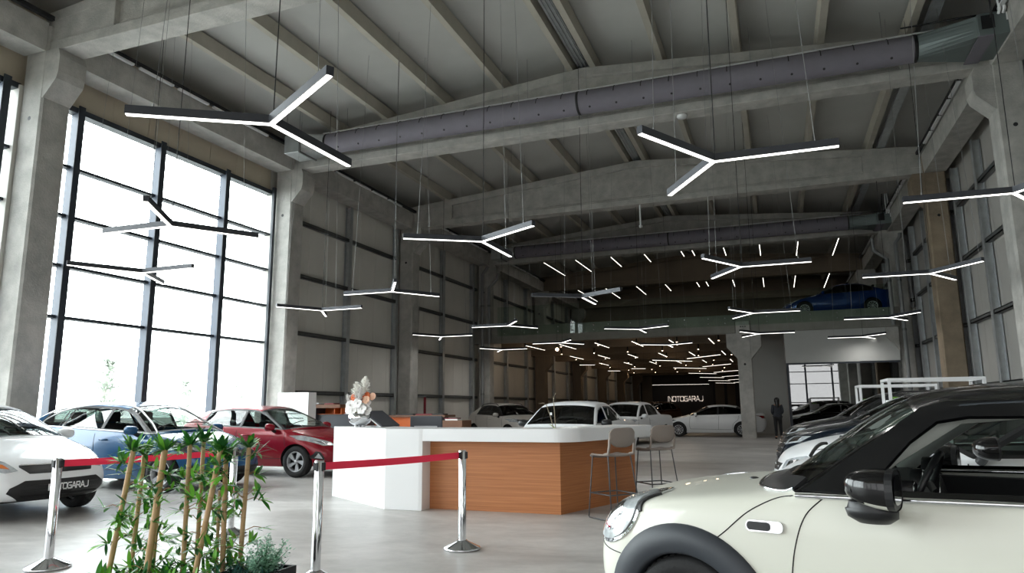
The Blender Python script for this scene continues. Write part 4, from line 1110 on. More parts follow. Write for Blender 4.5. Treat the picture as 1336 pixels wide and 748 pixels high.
def dress(c, d):
    P = c.P; hw = P['hw']; L = P['L']; b = P['belt']; f0, f1 = P['wheels']
    if 'head' in d: c.patch('headlight', d['head'], 'front', d.get('lens', M['lens']), 0.008, both=True)
    if 'head2' in d: c.patch('headlight_reflector', d['head2'], 'front', M['chrome'], 0.012, both=True)
    if 'amber' in d: c.patch('indicator_lens', d['amber'], 'front', M['amber'], 0.013, both=True)
    if 'grille' in d: g = c.patch('grille', d['grille'], 'front', M['grille'], 0.006)
    if 'slats' in d:
        for z, w in d['slats']: c.line('grille_slat', [(-w, z), (w, z)], 'front', d.get('slatm', M['chrome']), 0.009, off=0.012)
    if 'lower' in d:
        c.patch('lower_grille', d['lower'], 'front', M['grille'], 0.006)
        zs = [p[1] for p in d['lower']]; ys = [p[0] for p in d['lower']]
        for k in range(1, 4):
            z = lerp(min(zs), max(zs), k/4.0) ; c.line('grille_slat', [(-max(ys)*0.78, z), (max(ys)*0.78, z)], 'front', M['trimblack'], 0.006, off=0.012)
    if 'fog' in d: c.patch('fog_light', d['fog'], 'front', d.get('fogm', M['trimblack']), 0.008, both=True)
    if 'fog2' in d: c.patch('fog_lens', d['fog2'], 'front', M['lens'], 0.012, both=True)
    if 'badge' in d:
        y, z, r = d['badge']; l, n = c.cast((-3, y, z), (1, 0, 0)); mb = MB(); mb.sphere((l.x, l.y, l.z), r, 8, sc=(0.25, 1.3, 0.8)); c.put(mb, 'badge', M['chrome'])
    if d.get('seams', True):
        xd = d.get('door0', P['cab'][0]+0.02); xb = d.get('door1', P['bpillar']); xe = d.get('door2', None); zs = P.get('zb', 0.2)+0.14
        A = [(xd, zs+0.04), (xd-0.03, 0.55), (xd+0.02, b-0.03)]
        c.line('door_gap', A, 'side', M['seam'], 0.005, both=True); c.line('door_gap', [(xb-0.02, zs), (xb, 0.6), (xb+0.03, b-0.0)], 'side', M['seam'], 0.005, both=True)
        if xe: c.line('door_gap', [(f1-0.42, zs), (f1-0.36, 0.58), (xe-0.05, 0.75), (xe, b)], 'side', M['seam'], 0.005, both=True)
        c.line('door_gap', [(xd, zs+0.03), (f1-0.45, zs)], 'side', M['seam'], 0.005, both=True)
        hx = d.get('handles', (xb-0.28,)); 
        for x in hx: c.handle(x, b-0.10, d.get('handm', c.paint))
    if d.get('hoodline', True):
        xc = P['cab'][0]; 
        c.line('bonnet_gap', [(0.42, hw*0.70), (0.7, hw*0.80), (xc-0.1, hw*0.86)], 'top', M['seam'], 0.005, both=True)
    m = d.get('mirror', (P['cab'][0]+0.22, hw+0.08, b+0.06)); c.mirror(m[0], m[1], m[2], d.get('mirm', c.paint), d.get('mirs', 1.0))
    c.wiper(P['cab'][0]+d.get('wip', 0.06), d.get('wy', hw*0.72), 0.52)
    if 'rail' in d:
        z = P['H']; 
        for sg in (1, -1):
            x0, x1 = d['rail']; pts = []
            for k in range(9):
                x = lerp(x0, x1, k/8.0); l, n = c.cast((x, sg*P['roofw']*0.93, 3), (0, 0, -1)); pts.append(l+Vector((0,0,0.045 if 0 < k < 8 else 0.0)))
            mb = MB(); mb.tube(pts, 0.016, 8); c.put(mb, 'roof_rail', M['trimblack'])
    if 'chromeline' in d:
        x0, x1 = d['chromeline']; c.line('window_trim', [(x0, b-0.005), (1.55, 1.20), (1.98, 1.405), (2.5, 1.455), (3.1, 1.44), (3.6, 1.35), (3.86, 1.2), (x1, P['belt1'])], 'side', M['brighttrim'], 0.015, both=True, cr=True, off=0.006)
    if 'chromeline' in d:
        x0, x1 = d['chromeline']; c.line('window_trim', [(x0, b-0.005), (lerp(x0,x1,.5), lerp(P['belt0'], P['belt1'], .5)-0.004), (x1, P['belt1']-0.005)], 'side', M['brighttrim'], 0.015, both=True, off=0.006)
    if 'clad' in d:
        for xw in P['wheels']:
            for sg in (1, -1): arch_trim(c, xw, sg, d['clad'][0], d['clad'][1])
    if 'tail' in d: c.patch('tail_light', d['tail'], 'rear', M['redlens'], 0.008, both=True)
    if 'antenna' in d:
        l, n = c.cast((d['antenna'], 0, 3), (0,0,-1)); mb = MB(); mb.tube([l, l+Vector((0.06,0,0.07))], [0.012, 0.004], 6); c.put(mb, 'antenna', M['black'])
    if 'plate' in d:
        z, w, h, tilt = d['plate']; xs = []
        l, n = c.cast((-3, 0, z), (1, 0, 0)); x = l.x-0.03
        if d.get('platebg'): 
            mb = MB(); mb.box(x, x+0.02, -w/2-0.03, w/2+0.03, z-h*0.75, z+h*0.75); pl = c.put(mb, 'number_plate', d['platebg'])
        else: pl = None
        mbs, ww = glyphs('INOTOGARAJ', h, h*0.2, 0.006)
        allm = MB(); s_ = w/ww
        for g in mbs:
            # text reads for someone facing the car: its right is the viewer's left
            allm.add([(x-0.006+p[1], w/2-p[0]*s_, z-h/2+p[2]) for p in g.v], g.f, 0)
        c.put(allm, 'lettering', M['badge'], pl)
def arch_trim(c, xw, sg, r0, r1, a0=-8, a1=188, m=None, proud=0.014):
    P = c.P; R = P['R']; n = 40; vs = []; fs = []
    rows = [(r1, 0.0), (r1-0.006, proud), (r0+0.004, proud), (r0-0.01, 0.004), (r0-0.012, -0.08)]
    base = None
    for i in range(n+1):
        a = math.radians(lerp(a0, a1, i/n))
        for j, (r, o) in enumerate(rows):
            x = xw+r*math.cos(a); z = R+r*math.sin(a)
            rq = max(r, r0+0.03)
            l, nn = c.cast((xw+rq*math.cos(a), sg*3, max(0.2, R+rq*math.sin(a))), (0, -sg, 0))
            vs.append((x, l.y+sg*o, z))
    k = len(rows)
    for i in range(n):
        for j in range(k-1):
            q = (i*k+j, i*k+j+1, (i+1)*k+j+1, (i+1)*k+j); fs.append(q if sg > 0 else q[::-1])
    return c.mesh('wheel_arch_trim', vs, fs, m or M['cladding'])

# ---- sizes
def q_mini():
    return car_cols(dict(kind='hatch', L=3.82, hw=0.8635, H=1.465, wheels=(0.74, 3.235), R=0.305, arch=0.335, belt0=0.945, belt1=0.985, zb=0.17, cowl=1.28, wstop=1.80, roofend=3.40, rearbase=3.62,
        hood0=0.865, hood1=0.985, fend0=0.82, roofw=0.605, nose=0.10, corner=0.18, w0=0.84, w1=0.98, pillar_front=0.03, crown=0.085, bpillar=2.75, cpillar=3.42, side_open=[(0.9, 2.72), (2.72, 3.45)], rdrop=0.03, taildrop=0.10, cowlcurve=0.22, wscurve=0.12,
        nosex=(0.04, -0.01, -0.02, 0.03, 0.13), pillar=0.03, pillar_mat=5, ring=5, spokes=8, rim=0.215, cr_belt=0.85, secw=(0.90, 0.975, 1.0, 0.995, 0.955), seats=[2.45], drv=-1, st_dx=-0.14, dash_dx=-0.16, dash_dz=0.045, open_front=2.4, cr_hood=0.25, ws_in=0.03))
def q_focus():
    return car_cols(dict(kind='hatch', L=4.34, hw=0.92, H=1.50, wheels=(0.90, 3.54), R=0.318, arch=0.36, belt0=0.96, belt1=1.05, cowl=1.30, wstop=2.05, roofend=3.75, rearbase=4.12, hood0=0.74, hood1=1.0, fend0=0.70, roofw=0.60, nose=0.24, bpillar=2.45, cpillar=3.5,
        side_open=[(0.95, 2.42), (2.42, 3.75)], cr_belt=0.6, drv=-1))
def q_astra():
    return car_cols(dict(kind='hatch', L=4.42, hw=0.905, H=1.53, wheels=(0.92, 3.605), R=0.325, arch=0.365, belt0=0.96, belt1=1.10, cowl=1.22, wstop=2.02, roofend=3.98, rearbase=4.26, hood0=0.74, hood1=1.0, fend0=0.68, roofw=0.57, nose=0.26, bpillar=2.42, cpillar=3.2,
        side_open=[(0.9, 2.40), (2.40, 3.35), (3.38, 3.95)], rdrop=0.07, cr_belt=0.6, crown=0.06, spokes=5, spoke_w=0.42, open_front=2.3, drv=-1))
def q_i20():
    return car_cols(dict(kind='hatch', L=4.04, hw=0.8875, H=1.455, wheels=(0.83, 3.41), R=0.31, arch=0.35, belt0=0.93, belt1=1.04, cowl=1.12, wstop=1.92, roofend=3.5, rearbase=3.82, hood0=0.73, hood1=0.97, fend0=0.70, roofw=0.57, nose=0.24, bpillar=2.3, cpillar=3.1,
        side_open=[(0.85, 2.27), (2.27, 3.28)], rdrop=0.08, cr_belt=0.6, spokes=5, spoke_w=0.55, spoke_twist=0.45, open_front=2.2, drv=-1))
def q_duster():
    return car_cols(dict(kind='hatch', L=4.20, hw=0.90, H=1.54, wheels=(0.84, 3.45), R=0.345, arch=0.40, belt0=1.02, belt1=1.10, zb=0.25, cowl=1.25, wstop=1.95, roofend=3.45, rearbase=3.90, hood0=0.90, hood1=1.06, fend0=0.88, roofw=0.60, rdrop=0.06, nose=0.14, bpillar=2.35, cpillar=3.2,
        side_open=[(0.95, 2.32), (2.32, 3.3)], cr_belt=0.7, drv=-1, levels=2))
def q_pickup(H=1.49):
    return car_cols(dict(kind='pickup', L=4.45, hw=0.88, H=H, wheels=(0.82, 3.45), R=0.32, arch=0.36, belt0=0.95, belt1=1.02, zb=0.22, cowl=1.12, wstop=1.72, roofend=2.75, rearbase=3.20, hood0=0.80, hood1=0.97, fend0=0.78, roofw=0.64, nose=0.16, bpillar=2.0, cpillar=2.8, deck=1.02,
        side_open=[(0.9, 1.98), (2.02, 2.95)], cr_belt=0.6, drv=-1, levels=3, ring=0, pillar=0.045, crown=0.05))
def q_sedan(L=4.68, H=1.42, nose=0.30, hood0=0.70, corner=0.20, hood1=0.97):
    return car_cols(dict(kind='sedan', L=L, hw=0.91, H=H, wheels=(0.88, 3.60), R=0.32, arch=0.36, belt0=0.93, belt1=1.0, zb=0.18, cowl=1.42, wstop=2.25, roofend=3.35, rearbase=4.12, hood0=hood0, hood1=hood1, fend0=hood0-0.04, roofw=0.54, nose=nose, corner=corner, bpillar=2.62, cpillar=3.5, deck=1.03,
        side_open=[(1.05, 2.60), (2.60, 3.72)], rdrop=0.05, cr_belt=0.55, spokes=10, spoke_w=0.22, drv=-1, levels=3))
def q_suv(L=4.48, H=1.65):
    return car_cols(dict(kind='hatch', L=L, hw=0.93, H=H, wheels=(0.90, 3.57), R=0.36, arch=0.40, belt0=1.08, belt1=1.18, zb=0.24, cowl=1.32, wstop=2.05, roofend=3.95, rearbase=4.25, hood0=0.90, hood1=1.10, fend0=0.88, roofw=0.62, nose=0.18, bpillar=2.5, cpillar=3.4,
        side_open=[(1.0, 2.48), (2.48, 3.45), (3.48, 3.95)], cr_belt=0.6, drv=-1, levels=3))

STD = dict(head=[(0.50, 0.62), (0.74, 0.68), (0.78, 0.75), (0.70, 0.78), (0.50, 0.72)], head2=[(0.58, 0.655), (0.68, 0.68), (0.68, 0.74), (0.58, 0.715)], grille=[(-0.36, 0.60), (0.36, 0.60), (0.42, 0.68), (-0.42, 0.68)], slats=[(0.64, 0.36)],
           lower=[(-0.48, 0.27), (0.48, 0.27), (0.60, 0.42), (0.45, 0.47), (-0.45, 0.47), (-0.60, 0.42)], fog=[(0.62, 0.34), (0.78, 0.36), (0.76, 0.45), (0.64, 0.42)], badge=(0, 0.645, 0.05), door2=3.3)
def std(**k):
    d = dict(STD); d.update(k); return d
# ---- left row by the tall windows (noses towards the aisle, +x)
cw = Car('hatchback_car', 'white hatchback cut by the left edge, black lower grille with white lettering', q_focus(), (-10.86, 6.84, 0), PI-0.06, (C_WHITE, C_WHITE, M['autoglass']), 'car')
dress(cw, std(head=[(0.50, 0.62), (0.62, 0.60), (0.86, 0.70), (0.86, 0.84), (0.78, 0.86), (0.56, 0.72)], head2=[(0.70, 0.70), (0.80, 0.74), (0.80, 0.81), (0.70, 0.77)], amber=[(0.57, 0.64), (0.70, 0.665), (0.70, 0.715), (0.60, 0.69)],
    grille=[(-0.40, 0.58), (0.40, 0.58), (0.47, 0.66), (0.46, 0.68), (-0.46, 0.68), (-0.47, 0.66)], slats=[(0.675, 0.45)], lower=[(-0.46, 0.25), (0.46, 0.25), (0.62, 0.36), (0.60, 0.42), (0.46, 0.50), (-0.46, 0.50), (-0.60, 0.42), (-0.62, 0.36)],
    fog=[(0.70, 0.36), (0.84, 0.34), (0.82, 0.46), (0.76, 0.45)], badge=(0, 0.645, 0.06), plate=(0.41, 0.52, 0.07, 0), door2=3.3, handles=(2.15, 3.05)))
cb = Car('hatchback_car', 'blue hatchback with silver window trim between the white and the red car', q_astra(), (-11.0, 10.0, 0), PI-0.0, (C_BLUE, C_BLUE, M['autoglass']), 'car')
dress(cb, std(head=[(0.42, 0.60), (0.60, 0.60), (0.82, 0.70), (0.86, 0.84), (0.78, 0.84), (0.44, 0.68)], head2=[(0.52, 0.64), (0.66, 0.67), (0.72, 0.75), (0.52, 0.69)], lens=M['lensdark'], grille=[(-0.38, 0.56), (0.38, 0.56), (0.44, 0.66), (-0.44, 0.66)], slats=[(0.615, 0.40)], badge=(0, 0.62, 0.06),
    chromeline=(1.15, 3.85), handles=(2.12, 3.05), antenna=3.4, door2=3.2, lower=[(-0.50, 0.26), (0.50, 0.26), (0.60, 0.40), (-0.60, 0.40)]))
cr = Car('hatchback_car', 'dark red hatchback parked beside the white counter block', q_i20(), (-10.45, 12.85, 0), PI-0.0, (C_RED, C_RED, M['autoglass']), 'car')
dress(cr, std(head=[(0.46, 0.62), (0.66, 0.62), (0.84, 0.74), (0.85, 0.82), (0.78, 0.82), (0.46, 0.68)], head2=[(0.55, 0.645), (0.66, 0.66), (0.74, 0.72), (0.55, 0.68)], grille=[(-0.44, 0.42), (0.44, 0.42), (0.50, 0.60), (0.40, 0.66), (-0.40, 0.66), (-0.50, 0.60)], fog=[(0.66, 0.34), (0.80, 0.38), (0.76, 0.52), (0.72, 0.50)], fog2=[(0.69, 0.37), (0.76, 0.39), (0.74, 0.48)], lower=[(-0.46, 0.24), (0.46, 0.24), (0.52, 0.34), (-0.52, 0.34)], handles=(2.0, 2.85), door2=3.05, badge=(0, 0.68, 0.05)))
cd_ = Car('crossover_car', 'warm white crossover beyond the counter, beside the left downpipe', q_duster(), (-10.1, 26.6, 0), 2.48, (C_BEIGE, C_BEIGE, M['autoglassdark']), 'car')
dress(cd_, std(door2=3.3, rail=(2.0, 3.4), handles=(2.05, 3.05), head=[(0.5, 0.78), (0.84, 0.82), (0.86, 0.93), (0.5, 0.90)], head2=[(0.56, 0.81), (0.68, 0.83), (0.68, 0.89), (0.56, 0.88)], grille=[(-0.4, 0.72), (0.4, 0.72), (0.45, 0.88), (-0.45, 0.88)], badge=(0, 0.8, 0.06)))
# ---- white cars behind the counter, facing the camera
for k, (x, y, rz, lab) in enumerate(((-4.28, 15.5, 1.48, 'white car with wide windscreen just behind the counter top, nearer of two'), (-5.25, 26.6, 1.30, 'white car behind the counter and the bar stools, farther of two'))):
    cc = Car('pickup_car', lab, q_pickup(1.49 if k == 0 else 1.55), (x, y, 0), rz, (C_WHITE, C_WHITE, M['autoglassdark']), 'car', None)
    dress(cc, std(door2=None, handles=(2.05,), mirm=M['trimblack'] if k == 0 else C_WHITE, head=[(0.5, 0.70), (0.82, 0.74), (0.86, 0.90), (0.78, 0.90), (0.52, 0.82)], head2=[(0.58, 0.73), (0.70, 0.75), (0.70, 0.84), (0.58, 0.81)], badge=(0, 0.72, 0.05)))
cs = Car('sedan_car', 'white sedan seen from its side behind the free-standing column', q_sedan(), (-2.93, 33.55, 0), 0.03, (C_WHITE, C_WHITE, M['autoglassdark']), 'car')
dress(cs, std(door2=3.5, handles=(2.35, 3.35), head=[(0.45, 0.56), (0.75, 0.62), (0.84, 0.74), (0.76, 0.74), (0.46, 0.62)], head2=[(0.52, 0.585), (0.64, 0.61), (0.64, 0.66), (0.52, 0.62)], lens=M['lensdark'], tail=[(0.35, 0.80), (0.84, 0.80), (0.86, 0.92), (0.35, 0.89)], grille=[(-0.5, 0.36), (0.5, 0.36), (0.42, 0.56), (-0.42, 0.56)], fog=[(0.66, 0.30), (0.84, 0.30), (0.80, 0.46), (0.76, 0.5)], badge=(0, 0.62, 0.04)))
cx = Car('suv_car', 'dark car with warm reflections in its brown colour behind the white sedan bonnet', q_suv(), (-7.2, 42.0, 0), PI2-0.5, (C_DARKWARM, C_DARKWARM, M['autoglassdark']), 'car'); dress(cx, std(door2=3.4))
# ---- right row, noses towards the aisle (-x)
def row(nm, lab, q, x, y, col, gl, **k):
    c = Car(nm, lab, q, (x - (0 if True else 0), y, 0), 0.0, (col, k.pop('roof', col), gl), 'car'); dress(c, std(**k)); return c
def nose_at(q, xn): return xn+(q['wheels'][0]+q['wheels'][1])/2
q = q_suv(4.4, 1.62); SUVD = dict(head=[(0.46, 0.74), (0.74, 0.79), (0.78, 0.88), (0.46, 0.86)], head2=[(0.54, 0.77), (0.70, 0.80), (0.70, 0.87), (0.54, 0.85)], grille=[(-0.44, 0.56), (0.44, 0.56), (0.48, 0.82), (-0.48, 0.82)], badge=(0, 0.74, 0.05), slats=[(0.62, 0.4), (0.69, 0.43), (0.76, 0.44)], door2=3.4, handles=(2.2, 3.1))
q1 = q_sedan(4.6, 1.50, 0.16, 0.84, 0.12, 1.05); row('sedan_car', 'white car directly behind the cream car, seen through its side windows', q1, nose_at(q1, -0.12), 7.05, C_WHITE, M['autoglass'], door2=3.5, handles=(2.35, 3.35), mirm=C_BLACK, mirror=(1.42, 0.99, 1.02), mirs=1.1)
q2 = q_sedan(4.6, 1.52, 0.16, 0.86, 0.12, 1.09); row('sedan_car', 'second white car of the right row, bonnet before the blue-black car', q2, nose_at(q2, -0.10), 9.35, C_WHITE, M['autoglass'], door2=3.5, handles=(2.35, 3.35))
q3 = q_suv(4.4, 1.56); row('suv_car', 'blue-black car of the right row with greenish windscreen', q3, nose_at(q3, -0.12), 12.4, C_NAVY, M['autoglass'], **SUVD)
q4 = q_suv(4.5, 1.62); row('suv_car', 'dark grey car of the right row behind the blue-black car', q4, nose_at(q4, -0.05), 16.6, C_GREY, M['autoglassdark'], **dict(SUVD, rail=(2.1, 3.9)))
q5 = q_sedan(4.6, 1.45); row('sedan_car', 'silver car in front of the office glazing, behind the dark grey car', q5, nose_at(q5, 0.35), 20.2, C_SILVER, M['autoglassdark'], door2=3.5)
q6 = q_sedan(4.6, 1.45); row('sedan_car', 'black car farthest back in the right row by the office glazing', q6, nose_at(q6, 0.35), 23.6, C_BLACK, M['autoglassdark'], door2=3.5)
# ---- the car upstairs
q7 = q_sedan(4.5, 1.45); c7 = Car('sedan_car', 'royal blue car parked upstairs on the mezzanine behind the glass', q7, (2.75, 34.4, 5.25), 0.0, (C_ROYAL, C_ROYAL, M['autoglassdark']), 'car'); dress(c7, std(door2=3.5, handles=(2.35, 3.35)))

# ---- the cream small car in the foreground
q = q_mini(); cm = Car('small_car', 'cream compact car with black roof in the right foreground', q, (0.95, 4.12, 0), -0.305, (C_CREAM, C_BLACK, M['autoglass']), 'car')
def ellipse(cu, cz, a, b, tilt=0.0, n=28, e=1.0):
    out = []
    for k in range(n):
        t = 2*PI*k/n; x = a*math.cos(t); z = b*math.sin(t); out.append((cu+x*math.cos(tilt)-z*math.sin(tilt), cz+x*math.sin(tilt)+z*math.cos(tilt)))
    return out
def dress_mini(c):
    P = c.P; b = P['belt']; hw = P['hw']
    for xw in P['wheels']:
        for sg in (1, -1): arch_trim(c, xw, sg, 0.330, 0.462, -4, 184, proud=0.02)
    # sill cladding
    for sg in (1, -1):
        mb = MB(); mb.box(1.1, 2.85, min(sg*hw*0.90, sg*hw*1.005), max(sg*hw*0.90, sg*hw*1.005), 0.15, 0.27); c.put(mb, 'sill_trim', M['cladding'], bevel=0.02)
    for sg in (-1, 1):
        c.vorigin = (0.40, sg*0.64, 0.0); v = (1.0, -sg*0.80, 0.0); k = sg
        hl = c.patch('headlight_ring', ellipse(0.0, 0.755, 0.175, 0.135, 0.35*k), v, M['chrome'], 0.010, sg, 0.025)
        c.patch('headlight', ellipse(0.0, 0.757, 0.155, 0.118, 0.35*k), v, M['headglass'], 0.018, sg, 0.025, hl)
        c.patch('reflector_bowl', ellipse(-0.005*k, 0.75, 0.075, 0.07), v, M['chrome'], 0.020, sg, 0.02, hl)
        c.patch('headlight_tail', [(0.115*k, 0.872), (0.135*k, 0.878), (0.182*k, 0.80), (0.168*k, 0.795)], v, M['trimblack'], 0.013, sg, 0.02, hl)
    # bonnet shut line, bumper line, door gaps
    c.line('bonnet_gap', [(0.90, 0.70), (0.97, 0.755), (1.08, 0.85), (1.20, 0.915), (1.285, 0.935)], 'side', M['seam'], 0.003, both=True, cr=True)
    c.line('bumper_gap', [(0.16, 0.61), (0.26, 0.585), (0.36, 0.575)], 'side', M['seam'], 0.003, both=True, cr=True)
    c.line('door_gap', [(1.42, 0.935), (1.345, 0.86), (1.30, 0.75), (1.27, 0.60), (1.26, 0.40), (1.30, 0.30), (2.60, 0.29), (2.72, 0.5), (2.76, 0.93)], 'side', M['seam'], 0.003, both=True, cr=True)
    c.line('chrome_belt_trim', [(1.30, 0.936), (1.6, 0.942), (2.2, 0.955), (2.8, 0.968), (3.5, 0.978)], 'side', M['chrome'], 0.012, both=True, off=0.004)
    # side scuttle ornament
    def pt(x0, x1, z0, z1):
        r = (z1-z0)*0.42; out = []
        for cx_, cz_, a0 in ((x1-r, z1-r, 0), (x0+r, z1-r, 90), (x0+r, z0+r, 180), (x1-r, z0+r, 270)):
            out += [(cx_+r*math.cos(math.radians(a0+22.5*k)), cz_+r*math.sin(math.radians(a0+22.5*k))) for k in range(5)]
        return out
    for sg in (-1, 1):
        o = c.patch('side_scuttle', pt(1.075, 1.245, 0.768, 0.818), 'side', M['chrome'], 0.014, sg, 0.02)
        c.patch('scuttle_insert', pt(1.082, 1.190, 0.775, 0.811), 'side', M['trimblack'], 0.018, sg, 0.02, o)
    # black cowl panel below the windscreen, framed by a chrome strip
    out = [(1.285, 0.785), (1.18, 0.74), (1.08, 0.62), (1.02, 0.40), (0.99, 0.15), (0.985, 0.0)]
    inn = [(1.10, 0.0), (1.12, 0.3), (1.20, 0.55), (1.33, 0.74)]
    poly = out + [(x, -y) for x, y in out[::-1][1:]] + [(x, -y) for x, y in inn[::-1]] + inn[1:]
    c.patch('cowl_panel', poly, 'top', M['trimblack'], 0.006)
    c.line('cowl_trim', [(x-0.004, y) for x, y in out]+[(x-0.004, -y) for x, y in out[::-1][1:]], 'top', M['chrome'], 0.009, off=0.004, cr=True)
    c.line('drip_rail', [(1.95, 0.60), (2.4, 0.605), (3.3, 0.58)], 'top', M['cladding'], 0.011, both=True, off=0.002)
    for sg in (-1,):
        c.patch('window_frame', [(1.33, 0.955), (1.60, 0.955), (1.665, 1.06), (1.76, 1.175), (1.865, 1.262), (1.98, 1.283), (2.76, 1.290), (2.76, 1.355), (1.90, 1.345), (1.80, 1.315)], 'side', M['frameblack'], 0.012, sg, 0.03)
    for sg in (1, -1):
        mb = MB(); mb.sweep([(1.48, sg*0.69, 0.96), (1.66, sg*0.62, 1.12), (1.92, sg*0.52, 1.30), (2.2, sg*0.49, 1.33)], [(-0.05,-0.03),(0.05,-0.03),(0.05,0.03),(-0.05,0.03)], up=Vector((0,1,0)), smooth=True); c.put(mb, 'pillar_trim', M['pillartrim'])
    # washer jet
    l, n = c.cast((0.93, -0.30, 3), (0,0,-1)); mb = MB(); mb.sphere(l, 0.022, 6, sc=(1.2, 1, 0.5)); c.put(mb, 'washer_jet', M['trimblack'])
    # grille and lower intake
    c.patch('grille', [(-0.42, 0.52), (0.42, 0.52), (0.48, 0.60), (0.40, 0.68), (-0.40, 0.68), (-0.48, 0.60)], 'front', M['grille'], 0.006)
    c.line('grille_frame', [(-0.42, 0.51), (0.42, 0.51), (0.49, 0.60), (0.40, 0.69), (-0.40, 0.69), (-0.49, 0.60), (-0.42, 0.51)], 'front', M['chrome'], 0.012, off=0.006)
    c.patch('lower_grille', [(-0.55, 0.25), (0.55, 0.25), (0.60, 0.36), (-0.60, 0.36)], 'front', M['grille'], 0.006)
    # mirrors on pedestals
    for sg in (-1, 1):
        cx, cyy, cz = 1.655, sg*1.005, 1.015
        mb = MB(); n = 14; m_ = 28; vs = []; fs = []
        for i in range(n+1):
            th = PI*0.5*i/n
            for k in range(m_):
                a = 2*PI*k/m_; rr = math.sin(th)**0.62 if th > 0 else 0.0
                ca, sa = math.cos(a), math.sin(a); e = 0.72
                yy = (abs(ca)**e)*(1 if ca > 0 else -1)*0.105*rr; zz_ = (abs(sa)**e)*(1 if sa > 0 else -1)*0.080*rr
                vs.append((cx-0.10+0.165*(1-math.cos(th))**0.9, cyy+yy, cz+zz_-0.025*(1-math.cos(th))*0.4))
        for i in range(n):
            for k in range(m_): fs.append((i*m_+k, i*m_+(k+1) % m_, (i+1)*m_+(k+1) % m_, (i+1)*m_+k))
        low = [sum(vs[j][2] for j in f)/4 < cz-0.060 for f in fs]
        mb.add(vs, [f for f, q in zip(fs, low) if not q], 0, True); mb.add(vs, [f for f, q in zip(fs, low) if q], 3, True)
        last = vs[-m_:]; q1_ = [(p[0]+0.028, p[1]*1.0, p[2]) for p in last]
        mb.add(last+q1_, [(k, (k+1) % m_, m_+(k+1) % m_, m_+k) for k in range(m_)], 1)
        mb.add([(p[0]-0.004, cyy+(p[1]-cyy)*0.97, cz-0.01+(p[2]-cz+0.01)*0.97) for p in q1_], [list(range(m_))], 1)
        mb.add([(p[0]+0.001, cyy+(p[1]-cyy)*0.72, cz-0.01+(p[2]-cz+0.01)*0.72) for p in q1_], [list(range(m_))], 2)
        mo = c.put(mb, 'mirror', [C_BLACK, M['trimblack'], M['chrome'], C_CREAM])
        mb = MB(); vs = []; 
        for (dz, sx_, sy_, dy) in ((-0.060, 0.080, 0.08, 0.0), (-0.088, 0.092, 0.085, -0.01), (-0.092, 0.100, 0.092, -0.012), (-0.125, 0.095, 0.09, -0.03), (-0.150, 0.06, 0.06, -0.05)):
            for k in range(24):
                a = 2*PI*k/24; vs.append((cx-0.01+sx_*math.cos(a), cyy+sg*dy+sy_*math.sin(a)*0.8, cz+dz))
        fs = [(i*24+k, i*24+(k+1) % 24, (i+1)*24+(k+1) % 24, (i+1)*24+k) for i in range(4) for k in range(24)]
        mb.add(vs, fs, 0, True); mb.add(vs[:24], [list(range(24))], 0); mb.add(vs[-24:], [list(range(24))], 0)
        mb.tube([(cx-0.01, cyy-sg*0.05, cz-0.115), (cx+0.0, sg*(hw*0.90), cz-0.10)], 0.028, 12)
        c.put(mb, 'mirror_foot', M['trimblack'], mo)
    # dashboard clocks, handles
    for yy, r in ((-0.36, 0.075), (-0.62, 0.045), (0.0, 0.11)):
        mb = MB(); mb.lathe([(r, 0.0), (r*1.0, 0.045), (r*0.86, 0.05), (r*0.84, 0.03), (0.0, 0.028)], 24, (1.70, yy, b+0.02), 'x', 0); ck = c.put(mb, 'dashboard_clock', M['trimblack'])
        mb = MB(); mb.lathe([(r*0.98, 0.048), (r*0.90, 0.054), (r*0.86, 0.048)], 24, (1.70, yy, b+0.02), 'x', 0); c.put(mb, 'clock_ring', M['chrome'], ck)
    mb = MB(); mb.lathe([(0.06, 0.0), (0.055, -0.02), (0.0, -0.015)], 20, (2.35, hw*0.80-0.02, b-0.12), 'y'); mb.tube([(2.30, hw*0.78-0.03, b-0.12), (2.40, hw*0.78-0.03, b-0.10)], 0.012, 8); c.put(mb, 'inner_door_handle', M['chrome'])
    c.handle(2.42, 0.80, M['chrome'], 0.2)
    c.wiper(1.22, 0.62, 0.50)
M['frameblack'] = mat('black_door_frame', (14, 14, 16), 0.28)
M['pillartrim'] = mat('grey_pillar_trim', (176, 180, 174), 0.7)
M['headglass'] = mat('clear_headlamp', (176, 182, 184), 0.2, metal=0.0, coat=1.0, var=0.2, vscale=22)
dress_mini(cm)
# ------------------------------------------------------------------ reception counter
cA, cB, cC, cD = (-6.66, 9.68), (-5.09, 8.62), (-4.58, 8.63), (-4.53, 8.87)
CT = 1.07
ct = thing('reception_counter', 'white reception counter with angled wings and oak fronts', 'counter', (0,0,0))
mb = MB(); mb.prism([cA, cB, cC, (-4.53, 8.64), cD, (-4.53, 9.38), (-4.86, 9.33), (-6.28, 10.27)], 'z', 0, CT)
mb.build('counter_block', M['white'], ct, bevel=0.006)
